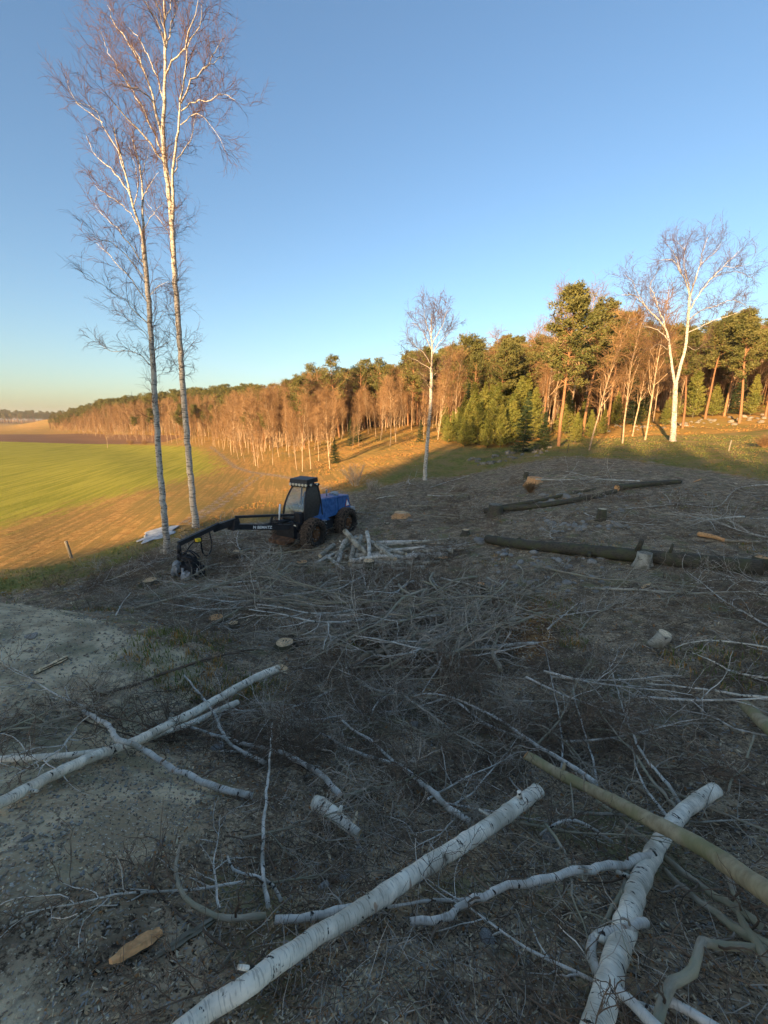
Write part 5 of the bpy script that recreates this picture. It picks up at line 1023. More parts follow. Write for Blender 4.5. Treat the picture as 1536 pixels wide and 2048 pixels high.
R_t = (rng.uniform(.0014, .0034, len(P)) * np.interp(dd, [0, 3, 10, 26], [.7, 1, 2, 3.6]))[:, None] * np.linspace(1, .5, 4)[None]
h_ = len(P) // 3
for nm_, sl, mt in (('loose_twigs', slice(0, 2 * h_), 'twig_dark'), ('loose_grey_twigs', slice(2 * h_, None), 'twig_grey')):
    m_ = MB(); m_.tubes(Tw[sl], R_t[sl], 3); m_.obj(nm_, M[mt], kind='stuff')
def flakes(name, P, L, W, Tk, mats, seed, tilt=.3):
    rng = np.random.default_rng(seed); n = len(P); az = rng.uniform(0, 6.28, n); d = np.stack([np.cos(az), np.sin(az), rng.normal(size=n) * tilt], 1); d = nrm(d); s_ = nrm(np.cross(d, np.stack([rng.normal(size=n) * tilt, rng.normal(size=n) * tilt, np.ones(n)], 1))); u_ = np.cross(s_, d)
    d = d * L[:, None] * .5; s_ = s_ * W[:, None] * .5; u_ = u_ * Tk[:, None] * .5; c_ = P + [0, 0, .006]
    q = rng.uniform(.3, .9, (n, 1)); V = np.stack([c_ - d - s_ * q - u_, c_ + d * .9 - s_ - u_, c_ + d + s_ * q - u_, c_ - d * .8 + s_ - u_, c_ - d - s_ * q + u_, c_ + d * .9 - s_ + u_, c_ + d + s_ * q + u_, c_ - d * .8 + s_ + u_], 1)
    base = np.array([[0, 3, 2, 1], [4, 5, 6, 7], [0, 1, 5, 4], [1, 2, 6, 5], [2, 3, 7, 6], [3, 0, 4, 7]]); f = (base[None] + 8 * np.arange(n)[:, None, None]); m_ = MB()
    mi = rng.integers(0, len(mats), n)
    m_.add(V.reshape(-1, 3), f4=f.reshape(-1, 4)); m_.m4 = [np.repeat(mi, 6)]; m_.obj(name, [M[q_] for q_ in mats], smooth=False, kind='stuff')
M['clod2'] = mat_flat('sandy_clod', (.33, .29, .21), .3); M['chip'] = mat_flat('pale_chip', (.55, .45, .29), .3); M['chip2'] = mat_flat('tan_chip', (.38, .27, .15), .3); M['leaf_brown'] = mat_flat('brown_leaf', (.22, .13, .07), .4); M['leaf_rust'] = mat_flat('rust_leaf', (.30, .14, .05), .4); M['clod'] = mat_flat('soil_clod', (.24, .19, .135), .3); M['pebble'] = mat_flat('pebble', (.24, .23, .20), .3)
P = NOSAND(ground_pts(22000, 2, .9, 30, SOIL)); dd = np.hypot(P[:, 0], P[:, 1]); k_ = np.interp(dd, [0, 2, 4, 14, 30], [.35, .6, 1.0, 2.3, 4.0]); flakes('wood_chips', P, .034 * k_ * rng.uniform(.4, 1.7, len(P)), .011 * k_ * rng.uniform(.5, 1.5, len(P)), .003 * k_, ['chip', 'chip2', 'chip2', 'pebble', 'clod'], 3)
P = NOSAND(ground_pts(26000, 4, .9, 26, SOIL)); dd = np.hypot(P[:, 0], P[:, 1]); k_ = np.interp(dd, [0, 2, 4, 14, 26], [.25, .42, .85, 2.2, 3.6]); flakes('leaf_litter', P, .035 * k_ * rng.uniform(.5, 1.4, len(P)), .024 * k_ * rng.uniform(.5, 1.3, len(P)), .002 * k_, ['leaf_brown', 'clod', 'clod', 'chip2', 'clod', 'clod', 'leaf_rust', 'clod', 'pebble'], 5, .5)
P = ground_pts(9000, 6, .9, 9, SAND); dd = np.hypot(P[:, 0], P[:, 1]); k_ = np.interp(dd, [0, 3, 9], [.4, .7, 1.5]); flakes('mound_pebbles', P, .014 * k_ * rng.uniform(.4, 1.8, len(P)), .011 * k_ * rng.uniform(.4, 1.4, len(P)), .007 * k_, ['pebble', 'clod', 'chip', 'clod'], 7)
P = ground_pts(3500, 16, .9, 9, SAND); dd = np.hypot(P[:, 0], P[:, 1]); P = P[vnoise(P[:, 0] * 1.5, P[:, 1] * 1.5, 14) > -.05]; dd = np.hypot(P[:, 0], P[:, 1]); k_ = np.interp(dd, [0, 3, 9], [.4, .8, 1.6]); flakes('mound_clods', P, .022 * k_ * rng.uniform(.3, 1.8, len(P)), .018 * k_ * rng.uniform(.3, 1.4, len(P)), .014 * k_, ['clod2', 'pebble', 'clod2', 'clod'], 17)
P = ground_pts(2600, 8, 5, 9.5, SUN_PATCH); k_ = 1.6; flakes('sun_patch_chips', P, .05 * rng.uniform(.4, 1.6, len(P)), .02 * rng.uniform(.5, 1.5, len(P)), .005 + 0 * P[:, 0], ['chip2', 'leaf_rust', 'chip', 'leaf_brown'], 9)  # warm-toned chips added to strengthen the painted sun patch

# stones
def stone_mesh(seed, far_=False):
    import bmesh
    bm = bmesh.new(); bmesh.ops.create_icosphere(bm, subdivisions=2, radius=1); rs = np.random.default_rng(seed); pl = nrm(rs.normal(size=(9, 3))); off = rs.uniform(.55, .9, 9)
    for v in bm.verts:
        p = np.array(v.co)
        for n_, d_ in zip(pl, off):
            e = p @ n_ - d_
            if e > 0: p = p - n_ * e * .9
        v.co = p * np.array([1, .8, .6]) * (1 + .04 * rs.normal())
    me = bpy.data.meshes.new('stone'); bm.to_mesh(me); bm.free(); me.materials.append(M['stone_far' if far_ else 'stone'])
    for p_ in me.polygons: p_.use_smooth = seed % 2 == 0
    return me
ST = [stone_mesh(600 + i) for i in range(6)]; STF = [stone_mesh(620 + i, True) for i in range(4)]
def stone(u, v, size_px, label, grp=None, far_=False, seed=0, flat=1.0):
    p = gp(u, v); zc = p[1] * CP - (p[2] - H) * SP; s_ = size_px / F * zc / 2; rs = np.random.default_rng(seed + int(u) * 7 + int(v))
    return link('stone', (STF if far_ else ST)[rs.integers(4 if far_ else 6)], loc=(p[0], p[1], p[2] + s_ * .12), rot=(rs.uniform(-.3, .3), rs.uniform(-.3, .3), rs.uniform(0, 6.28)), scale=(s_, s_ * rs.uniform(.8, 1.1), s_ * flat), label=label, category='stone', group=grp)
for u, v, s_, lab in [(1008, 1112, 26, 'smooth pale stone under the left end of the long dark trunk'), (1032, 1136, 24, 'grey stone on top of the small heap below the pale smooth stone'), (1202, 1116, 24, 'pointed grey stone leaning against the long dark trunk'), (1108, 1118, 14, 'small pale stone midway below the dark trunk'),
        (1070, 1116, 14, 'round small stone left of the midway one below the dark trunk'), (960, 1085, 34, 'large dull boulder beside the left tip of the dark trunk'), (648, 1772, 30, 'flat lichened stone below the rotten chunk'), (690, 1752, 30, 'flat dark stone right of the flat lichened one'),
        (62, 1275, 30, 'half buried grey boulder on the crest of the mound'), (55, 1678, 26, 'flat stone flush with the sand of the mound'), (435, 1497, 34, 'bluish flat stone under the crossed birch branches'), (975, 1880, 40, 'flat grey stone in the soil below the kinked branch'), (1097, 1680, 30, 'grey stone in the dark litter near the arched branch'),
        (828, 1450, 22, 'small smooth pale stone in the middle of the brush'), (714, 1397, 18, 'small bright stone beside the broken twig'), (1222, 1392, 10, 'tiny round white stone in the brush'), (580, 1450, 40, 'dull brown boulder between the thin birch pole and the brush'), (1410, 1540, 20, 'small pale stone above the torn white birch'),
        (320, 1688, 18, 'small flat stone on the slope of the mound'), (1045, 1190, 26, 'grey stone between the fanned pile and the litter'), (820, 1042, 16, 'grey stone right of the torn stump behind the machine')]:
    stone(u, v, s_, lab, flat=.8)
rs = np.random.default_rng(77)
for i in range(150):
    if i % 2: u, v = rs.uniform(985, 1260), rs.uniform(1098, 1185); u += (v - 1098) * -.4
    else: u, v = rs.uniform(1080, 1260), rs.uniform(985, 1065)
    if 1180 < u < 1225 and v < 1045 and v > 1000: continue
    stone(u, v, rs.uniform(5, 16) if i > 50 else rs.uniform(10, 22), 'grey stone in the scattered heap below the long dark trunk' if i % 2 else 'grey stone strewn on the bank above the long dark trunk', 'stones strewn on the right slope', seed=i)
for i in range(46):
    u = rs.uniform(935, 1100); v = 928 - (u - 935) * .17 + rs.uniform(-9, 9); stone(u, v, rs.uniform(7, 18), 'pale stone tumbled below the young conifers', 'stones of the old wall', True, i)
for i in range(60):
    u = rs.uniform(1200, 1600); v = 862 - (u - 1200) * .07 + rs.uniform(-9, 7); stone(u, v, rs.uniform(6, 16), 'stone of the tumbled wall at the edge of the wood', 'stones of the old wall', True, i)
# ------------------------------------------------------------------ the harvester
M['blue'] = mat_flat('worn_blue_paint', (.02, .10, .32), .3, 5, rough=.35, c2=(.06, .17, .38)); M['blk'] = mat_flat('black_paint', (.022, .022, .024), .3, 4, rough=.5)
M['steel'] = mat_flat('worn_steel', (.30, .30, .29), .4, 9, rough=.5); M['rubber'] = mat_flat('muddy_rubber', (.032, .026, .021), .5, 7); M['rust'] = mat_flat('rusty_orange_paint', (.16, .075, .035), .5, 8)
M['rust2'] = mat_flat('dull_rusty_steel', (.12, .06, .03), .5, 6); M['chain'] = mat_flat('brown_chain_steel', (.13, .09, .06), .6, 20, rough=.6); M['white'] = mat_flat('white_paint', (.75, .75, .72), .08); M['yellow'] = mat_flat('yellow_paint', (.65, .45, .03), .15); M['silver'] = mat_flat('pale_grey_paint', (.30, .31, .30), .3, 8, rough=.45)
M['mesh'] = mat_flat('dark_side_screen', (.035, .033, .030), .3, 9, rough=.35); M['lamp'] = mat_flat('lamp_glass', (.62, .58, .45), .1, rough=.15); M['red'] = mat_flat('red_plastic', (.5, .03, .02), .1)
gk = NT('window_glass'); gk.set(Roughness=.04, Transmission_Weight=.92, IOR=1.45, Alpha=1.0, Specular_IOR_Level=.7).col((.72, .82, .86)); M['glass'] = gk.m
Wf = gp(628, 1091); h_ = np.array([-.5, -.866]); l_ = np.array([.866, -.5]); O = Wf[:2] - 1.10 * h_ - .80 * l_; ROT = math.atan2(h_[1], h_[0]); OZ = float(np.mean([hz(*(O + a * h_ + b * l_)) for a in (1.1, -1.2) for b in (.8, -.8)])) - .02
mach = thing('forest_harvester', 'small blue wheeled forest harvester with its black boom reaching out to the left', 'harvester', (O[0], O[1], OZ), ROT)
mach.rotation_euler = (math.radians(1.5), math.radians(2), ROT)
def part(b, name, mt, parent=None, smooth=False, **kw): return b.obj(name, M[mt] if isinstance(mt, str) else [M[q] for q in mt], parent or mach, smooth=smooth, **kw)
# chassis
b = MB(); b.box((.0, 0, .72), (3.6, .70, .36)); b.box((1.1, 0, .60), (.35, 1.5, .26)); b.box((-1.2, 0, .60), (.35, 1.5, .26)); b.box((1.75, 0, .80), (.35, .95, .5)); b.box((-.15, .45, .72), (.7, .30, .42)); b.box((.1, -.5, .72), (.8, .3, .42)); part(b, 'chassis', 'blk')
b = MB()
for i in range(5): b.box((.32 - .0 * i, .70, .42 + .14 * i), (.30, .18, .03))
part(b, 'step', 'steel')
def wheel(x, y, r, w, seed):
    rg = np.random.default_rng(seed); c = np.array([x, y, r]); S = 36
    prof = [(-.5, .60), (-.5, .86), (-.40, .97), (-.2, 1.0), (.2, 1.0), (.40, .97), (.5, .86), (.5, .60)]
    b = MB(); V = []
    for i in range(S):
        a = 2 * math.pi * i / S
        for pw_, pr in prof: V.append([c[0] + math.cos(a) * r * pr, c[1] + pw_ * w, c[2] + math.sin(a) * r * pr])
    n = len(prof); f = [[i * n + j, i * n + (j + 1) % n, ((i + 1) % S) * n + (j + 1) % n, ((i + 1) % S) * n + j] for i in range(S) for j in range(n)]
    b.add(V, f4=f); ty = part(b, 'tyre', 'rubber', smooth=True)
    lug = MB()
    for i in range(22):
        a = 2 * math.pi * i / 22; R3 = np.array([[-math.sin(a), 0, math.cos(a)], [0, 1, 0], [math.cos(a), 0, math.sin(a)]]).T
        for s in (-1, 1):
            tilt = np.array(Matrix.Rotation(s * .5, 3, 'Z')); lug.box(c + np.array([math.cos(a + s * .07), 0, math.sin(a + s * .07)]) * r * 1.02 + [0, s * w * .26, 0], (.07, w * .5, .07), rot=R3 @ tilt)
    part(lug, 'tread', 'rubber', ty, kind='stuff')
    ch = MB(); P = []
    for i in range(64):                                       # net of chain round the tyre
        a = 2 * math.pi * i / 64; s = .5 * w * .98
        for da in (-.16, .16, -.3 + rg.uniform(-.05, .05)):
            q = [[c[0] + math.cos(a + da * t) * rr_, c[1] + (t - .5) * 2 * s * 1.04, c[2] + math.sin(a + da * t) * rr_] for t, rr_ in zip(np.linspace(0, 1, 8), r * np.array([.9, 1.06, 1.10, 1.11, 1.11, 1.10, 1.06, .9]))]
            P.append(np.array(q) + rg.normal(size=(8, 3)) * .008)
    ch.tubes(np.array(P), np.full((len(P), 8), .010), 4)
    for s in (-1, 1):
        q = [[c[0] + math.cos(a) * r * (.80 + .07 * math.sin(a * 16)), c[1] + s * w * .55, c[2] + math.sin(a) * r * (.80 + .07 * math.sin(a * 16))] for a in np.linspace(0, 6.3, 120)]; ch.tubes(np.array([q]), np.full((1, 120), .011), 4)
    part(ch, 'wheel_chain', 'chain', ty, kind='stuff', smooth=True)
    rm = MB(); o_ = 1 if y > 0 else -1
    rm.tubes(np.array([[[c[0], c[1] + o_ * k_ * w, c[2]] for k_ in (-.3, .18, .22, .34, .34, .28)]]), np.array([[.60, .60, .30, .26, .12, .02]]) * r, 28, cap=True)
    rim = part(rm, 'rim', 'rust', ty, smooth=False); nb_ = MB()
    for i in range(8):
        a = i * math.pi / 4; nb_.cyl(c + [math.cos(a) * r * .38, o_ * w * .2, math.sin(a) * r * .38], c + [math.cos(a) * r * .38, o_ * w * .27, math.sin(a) * r * .38], .022, 6)
    part(nb_, 'wheel_nuts', 'steel', ty, kind='stuff')
for i, (x_, y_) in enumerate([(1.10, .78), (1.10, -.78), (-1.25, .78), (-1.25, -.78)]): wheel(x_, y_, .60, .52, i)
# engine bonnet
b = MB(); b.hexa([(-1.85, -.60, 1.02), (.18, -.62, 1.02), (.22, .62, 1.02), (-1.95, .60, 1.02), (-1.88, -.52, 1.72), (.22, -.56, 1.86), (.22, .56, 1.86), (-1.88, .52, 1.72)]); hood = part(b, 'bonnet', 'blue')
for x0, x1 in ((-1.80, -.95), (-.88, -.12)):
    b = MB(); b.hexa([(x0, .612, 1.10), (x1, .622, 1.10), (x1, .630, 1.10), (x0, .620, 1.10), (x0 + .02, .545, 1.66), (x1, .560, 1.74), (x1, .572, 1.74), (x0 + .02, .556, 1.66)]); part(b, 'side_panel', 'blue', hood)
b = MB()
for i in range(7): b.box((-1.95 - .004, 0, 1.12 + i * .075), (.02, .8, .035))
part(b, 'rear_grille', 'blk', hood, kind='stuff')
b = MB(); b.hexa([(-1.9, -.535, 1.735), (.2, -.57, 1.875), (.2, .57, 1.875), (-1.9, .535, 1.735), (-1.86, -.50, 1.77), (.2, -.53, 1.91), (.2, .53, 1.91), (-1.86, .50, 1.77)]); part(b, 'bonnet_lid', 'blue', hood)
tri = MB(); c0 = np.array([-1.62, .612, 1.42])
def tri_plate(s, off): 
    v = [c0 + [s * .17, off, -.14 * s], c0 + [-s * .17, off, -.14 * s], c0 + [0, off - .03, .2 * s]]; return v
v = tri_plate(1, .012) + tri_plate(1, .022); tri.add(v, f3=[[0, 1, 2], [5, 4, 3]], f4=[[0, 3, 4, 1], [1, 4, 5, 2], [2, 5, 3, 0]]); tp = part(tri, 'warning_triangle', 'red', hood)
tri = MB(); v = tri_plate(.80, .026) + tri_plate(.80, .030); tri.add(v, f3=[[0, 1, 2], [5, 4, 3]], f4=[[0, 3, 4, 1], [1, 4, 5, 2], [2, 5, 3, 0]]); part(tri, 'triangle_face', 'white', hood)
b = MB(); b.cyl((-.75, .1, 1.84), (-.75, .1, 2.02), .035, 10); b.cyl((-.75, .1, 2.02), (-.75, .1, 2.14), .055, 12, r2=.045); part(b, 'exhaust_pipe', 'silver', smooth=True)
b = MB(); b.box((-1.55, -.1, 1.85), (.35, .3, .08)); b.box((-1.2, .3, 1.86), (.2, .12, .10)); part(b, 'bonnet_box', 'silver', hood)
b = MB(); b.hexa([(-2.25, -.62, .86), (-1.96, -.62, .86), (-1.96, .66, .86), (-2.25, .66, .86), (-2.18, -.62, 1.16), (-1.96, -.62, 1.16), (-1.96, .66, 1.16), (-2.18, .66, 1.16)]); part(b, 'rear_bumper', 'silver')
b = MB(); b.hexa([(-.25, -.64, .90), (.95, -.64, 1.02), (.95, .66, 1.02), (-.25, .66, .90), (.24, -.60, 1.28), (1.25, -.60, 1.22), (1.25, .62, 1.22), (.24, .62, 1.28)]); part(b, 'cab_skirt', 'blue')
b = MB(); b.hexa([(.20, .58, 1.02), (.62, .625, 1.06), (.62, .645, 1.06), (.20, .60, 1.02), (.26, .56, 1.75), (.36, .60, 1.62), (.36, .62, 1.62), (.26, .58, 1.75)]); part(b, 'blue_side_wing', 'blue')
# cab: pillars, panes, roof
B = {'fl': (1.36, .60, 1.18), 'fr': (1.36, -.60, 1.18), 'rl': (.24, .60, 1.22), 'rr': (.24, -.60, 1.22)}; Tt = {'fl': (.90, .40, 2.50), 'fr': (.90, -.40, 2.50), 'rl': (.26, .42, 2.50), 'rr': (.26, -.42, 2.50)}
def bowed(a, b_, out, n=7):
    a = np.array(a); b_ = np.array(b_); t = np.linspace(0, 1, n)[:, None]; return a * (1 - t) + b_ * t + np.array(out) * 4 * t * (1 - t)
PL = {'fl': bowed(B['fl'], Tt['fl'], (.13, .03, 0)), 'fr': bowed(B['fr'], Tt['fr'], (.13, -.03, 0)), 'rl': bowed(B['rl'], Tt['rl'], (0, .03, 0)), 'rr': bowed(B['rr'], Tt['rr'], (0, -.03, 0))}
cb = MB(); cb.box((.78, 0, 1.20), (1.16, 1.22, .10)); cb.box((.57, 0, 2.535), (.80, .92, .09)); cab = part(cb, 'cab', 'blk')
for q in PL.values():
    b = MB(); b.tubes(q[None], np.full((1, len(q)), .042), 6); part(b, 'pillar', 'blk', cab)
def pane(PA, PB, name, mt, inset=.02):
    A_ = PA; B_ = PB; n = len(A_); d = nrm(B_ - A_) * inset; V = np.concatenate([A_ + d, B_ - d]); nn = nrm(np.cross(B_[0] - A_[0], A_[-1] - A_[0])) * .006; V = np.concatenate([V, V + nn])
    f = [[i, i + 1, n + i + 1, n + i] for i in range(n - 1)] + [[2 * n + i, 3 * n + i, 3 * n + i + 1, 2 * n + i + 1] for i in range(n - 1)]; b = MB(); b.add(V, f4=f); return part(b, name, mt, cab, smooth=True)
pane(PL['fl'], PL['fr'], 'windscreen', 'glass'); pane(PL['rr'], PL['rl'], 'rear_window', 'glass'); pane(PL['fr'], PL['rr'], 'side_window', 'glass'); pane(PL['rl'], PL['fl'], 'side_window', 'mesh')
b = MB(); b.bar((.29, -.45, 1.95), (.29, .45, 1.95), .03, .03); b.bar((.29, 0.12, 1.3), (.29, .1, 2.5), .03, .03); b.bar((.29, -.2, 1.3), (.29, -.2, 2.5), .03, .03); part(b, 'rear_guard_bar', 'blk', cab)
b = MB(); b.box((.70, .0, 1.55), (.42, .46, .16)); b.hexa([(.44, -.22, 1.6), (.56, -.22, 1.6), (.56, .22, 1.6), (.44, .22, 1.6), (.40, -.18, 2.2), (.48, -.18, 2.2), (.48, .18, 2.2), (.40, .18, 2.2)]); part(b, 'seat', 'mesh', cab)
b = MB(); b.box((.92, .3, 1.45), (.3, .12, .5)); b.box((.92, -.3, 1.45), (.3, .12, .5)); b.box((1.1, -.1, 1.62), (.05, .3, .22)); part(b, 'control_console', 'blk', cab)
b = MB(); b.tubes(np.array([[[1.40, .1, 1.2], [1.45, .02, 1.42], [1.41, -.25, 1.72]]]), np.full((1, 3), .012), 5); b.tubes(np.array([[[1.39, .3, 1.2], [1.46, .2, 1.4], [1.45, -.05, 1.62]]]), np.full((1, 3), .010), 5); part(b, 'wiper', 'blk', cab)
b = MB(); b.hexa([(.30, -.48, 2.68), (1.02, -.48, 2.64), (1.02, .48, 2.64), (.30, .48, 2.68), (.30, -.47, 2.86), (.98, -.47, 2.82), (.98, .47, 2.82), (.30, .47, 2.86)]); b.box((.5, .4, 2.61), (.05, .05, .12)); b.box((.5, -.4, 2.61), (.05, .05, .12)); b.box((.9, .4, 2.61), (.05, .05, .12)); b.box((.9, -.4, 2.61), (.05, .05, .12)); part(b, 'roof_rack', 'blk', cab)
for y_ in (-.42, -.25, -.08, .09, .26, .43):
    b = MB(); b.tubes(np.array([[[.96, y_, 2.60], [1.04, y_, 2.60], [1.05, y_, 2.60]]]), np.array([[.035, .062, .056]]), 12, cap=True); part(b, 'work_light', 'lamp', cab, smooth=True)
for x_ in (.45, .85):
    b = MB(); b.tubes(np.array([[[x_, .50, 2.60], [x_, .56, 2.60], [x_, .57, 2.60]]]), np.array([[.03, .055, .05]]), 10, cap=True); part(b, 'work_light', 'lamp', cab, smooth=True)
for y_, z_ in ((.42, 1.04), (.22, .96)):
    b = MB(); b.tubes(np.array([[[1.72, y_, z_], [1.80, y_, z_], [1.81, y_, z_]]]), np.array([[.04, .06, .05]]), 12, cap=True); part(b, 'headlight', 'lamp', smooth=True)
b = MB(); b.box((1.62, 0, 1.02), (.30, 1.1, .26)); b.box((1.70, 0, .62), (.12, 1.3, .3)); part(b, 'front_frame', 'blk')
b = MB(); b.hexa([(1.85, -.75, .42), (2.35, -.55, .36), (2.35, .3, .36), (1.85, .45, .42), (1.85, -.75, .58), (2.30, -.55, .50), (2.30, .3, .50), (1.85, .45, .58)]); part(b, 'front_blade', 'rust2')
# boom, built between points of the place and hung under the machine
ci, si = math.cos(-ROT), math.sin(-ROT)
def loc(p):
    q = np.array(p, float) - [O[0], O[1], OZ]; return np.array([q[0] * ci - q[1] * si, q[0] * si + q[1] * ci, q[2]])
mach.rotation_euler = (0, 0, ROT)
base = loc(at(600, 1052, 16.0)); el = loc(at(452, 1050, 14.3)); el2 = loc(at(470, 1034, 14.4)); tip = loc(at(357, 1088, 12.9)); up0 = loc(at(592, 1030, 16.0)); up1 = loc(at(545, 1031, 15.4))
b = MB(); b.cyl(base + [0, 0, -.55], base + [0, 0, .12], .17, 16); b.box(base + [0, 0, .28], (.34, .30, .6)); part(b, 'boom_pillar', 'blk')
ml0 = loc(at(600, 1054, 16.0)); ml1 = loc(at(455, 1053, 14.35))
b = MB(); b.bar(ml0, ml1, .17, .21); mb_ = part(b, 'main_boom', 'blk')
b = MB(); b.bar(up0, up1, .10, .09); b.bar(up1, loc(at(540, 1050, 15.3)), .07, .08); b.bar(up1, el2, .09, .09); part(b, 'link_arm', 'blk')
b = MB(); b.bar(loc(at(478, 1040, 14.5)), loc(at(425, 1058, 14.0)), .16, .24); b.bar(loc(at(438, 1049, 14.1)), tip, .13, .15); ob_ = part(b, 'outer_boom', 'blk')
b = MB(); b.hexa([p + q for p in (loc(at(470, 1052, 14.4)),) for q in map(np.array, [(-.12, -.1, -.14), (.16, -.1, -.14), (.16, .1, -.14), (-.12, .1, -.14), (-.12, -.1, .22), (.06, -.1, .22), (.06, .1, .22), (-.12, .1, .22)])]); part(b, 'boom_joint', 'blk')
b = MB(); c1 = loc(at(580, 1040, 15.8)); c2 = loc(at(548, 1046, 15.4)); b.cyl(c1, c2, .06, 12); b.cyl(c2, loc(at(520, 1050, 15.1)), .03, 10); part(b, 'hydraulic_cylinder', 'blk', smooth=True)
b = MB(); b.cyl(loc(at(560, 1008, 15.6)), loc(at(558, 1040, 15.5)), .035, 10); part(b, 'pale_filler_pipe', 'white', smooth=True)
b = MB(); hs = [loc(at(455 + d, 1058, 14.2)) for d in (0, 5, 10)]
def hose(pts, r=.028): b.tubes(smooth_path(np.array(pts), 22)[None], np.full((1, 22), r), 7)
for d in (0, .05, .10):
    hose([loc(at(418, 1062, 13.9 + d)), loc(at(423, 1085, 13.8 + d)), loc(at(421, 1104, 13.7 + d)), loc(at(411, 1112, 13.6 + d)), loc(at(404, 1100, 13.5 + d)), loc(at(402, 1085, 13.4 + d)), loc(at(398, 1082, 13.4 + d))])
for d in (0, .06):
    hose([loc(at(392, 1080, 13.3 + d)), loc(at(380, 1092, 13.1 + d)), loc(at(370, 1110, 12.9 + d)), loc(at(366, 1130, 12.8 + d)), loc(at(374, 1140, 12.7 + d))], .022)
hose([loc(at(590, 1034, 15.9)), loc(at(570, 1045, 15.7)), loc(at(556, 1034, 15.5))], .025); hose([loc(at(596, 1036, 15.9)), loc(at(575, 1052, 15.7)), loc(at(552, 1040, 15.4)), loc(at(535, 1050, 15.2))], .02)
part(b, 'hydraulic_hose', 'blk', smooth=True)
b = MB(); b.box(loc(at(396, 1080, 13.3)), (.22, .16, .16)); part(b, 'hose_bracket', 'blk'); b = MB(); b.box(loc(at(396, 1080, 13.19)), (.14, .14, .10)); part(b, 'yellow_plate', 'yellow')
# lettering on the boom
def lettering(txt, size, parent, mt, M4):
    cu = bpy.data.curves.new('lettering', 'FONT'); cu.body = txt; cu.size = size; cu.extrude = .002; cu.offset = .004; tmp = bpy.data.objects.new('lettering_source', cu); COL.objects.link(tmp)
    dg = bpy.context.evaluated_depsgraph_get(); me = bpy.data.meshes.new_from_object(tmp.evaluated_get(dg)); bpy.data.objects.remove(tmp); me.transform(M4); me.materials.clear(); me.materials.append(M[mt]); return link('lettering', me, parent)
dxy = nrm(ml0 - ml1); camdir = nrm(loc([0, 0, H]) - (ml0 + ml1) / 2); nrm_ = np.cross(dxy, np.array([0, 0, 1.])); nrm_ = nrm(nrm_ if nrm_ @ camdir > 0 else -nrm_); upv = nrm(np.cross(nrm_, dxy)); upv = upv if upv[2] > 0 else -upv
xv = nrm(np.cross(upv, nrm_)); p_ = ml0 * .36 + ml1 * .64 + nrm_ * .088 - upv * .055 + xv * -.12
lettering('N BEMATZ', .155, mb_, 'white', Matrix(((xv[0], upv[0], nrm_[0], p_[0]), (xv[1], upv[1], nrm_[1], p_[1]), (xv[2], upv[2], nrm_[2], p_[2]), (0, 0, 0, 1))))
# harvester head hanging from the tip
tw = at(368, 1094, 12.7); gh = hz(tw[0] + .25, tw[1] - .2); hp = loc([tw[0] + .22, tw[1] - .2, gh - .05])
b = MB(); b.cyl(tip + [0, 0, -.05], tip + [0, 0, -.35], .07, 10); b.cyl(tip + [0, 0, -.35], tip + [0, 0, -.55], .10, 12); rot_ = part(b, 'rotator', 'blk', smooth=True)
up_ = hp + [0, 0, .72]
b = MB(); b.bar(tip + [0, 0, -.52], up_ + [0, .0, .05], .14, .12, up=(1, 0, 0)); b.bar(up_ + [-.05, -.18, 0], hp + [-.15, -.2, .35], .08, .1, up=(1, 0, 0)); b.bar(up_ + [.05, .18, 0], hp + [.15, .22, .35], .08, .1, up=(1, 0, 0)); b.box(up_, (.2, .45, .12)); part(b, 'head_hanger', 'blk')
head = MB(); head.box(hp + [0, 0, .34], (.42, .95, .30)); head.box(hp + [0, .2, .52], (.30, .35, .16)); hd = part(head, 'head_frame', 'blk')
xw = np.array([ci * -1, si * -1, 0])                         # towards the left of the picture, in the machine's axes
b = MB(); q0 = hp + xw * .42 + np.array([0, 0, .40]); b.tubes(np.array([[q0 + [0, 0, .22], q0 + [0, 0, .16], q0, q0 - [0, 0, .16], q0 - [0, 0, .20]]]), np.array([[.04, .12, .16, .13, .04]]), 14, cap=True); part(b, 'saw_cover', 'silver', hd, smooth=True)
b = MB(); q1 = hp + xw * .55 + np.array([0, 0, .20]); b.tubes(np.array([[q1 + [0, 0, .14], q1, q1 - [0, 0, .18]]]), np.array([[.07, .11, .05]]), 10, cap=True); part(b, 'motor_cover', 'silver', hd, smooth=True)
for k_ in (-.22, .22):
    b = MB(); q2 = hp + xw * k_ * .2 + np.array([k_, k_, .2]); b.cyl(q2 - xw * .14, q2 + xw * .14, .16, 14)
    for i in range(12):
        a = i * math.pi / 6; b.box(q2 + [0, 0, 0] + np.array([-xw[1] * math.cos(a), xw[0] * math.cos(a), math.sin(a)]) * .17, (.05, .05, .05))
    part(b, 'feed_roller', 'steel', hd)
for k_ in (-.30, -.1, .35):
    b = MB(); c_ = hp - xw * k_ + np.array([0, 0, .3]); ar = [c_ + np.array([-xw[1] * math.cos(t), xw[0] * math.cos(t), 0]) * .30 + np.array([0, 0, -.24 * math.sin(t) + .05]) for t in np.linspace(-.5, 2.0, 9)]; b.tubes(np.array([ar]), np.linspace(.05, .02, 9)[None], 6); part(b, 'delimbing_knife', 'silver' if k_ > .3 else 'steel', hd, smooth=True)
b = MB(); b.bar(hp - xw * .05 + np.array([0, 0, .17]), hp + xw * .38 + np.array([0, 0, .19]), .1, .05); part(b, 'orange_guard', 'rust', hd); b = MB(); b.box(hp + xw * .1 + np.array([.02, -.05, .25]), (.16, .16, .05)); part(b, 'pale_plate', 'lamp', hd)
b = MB()
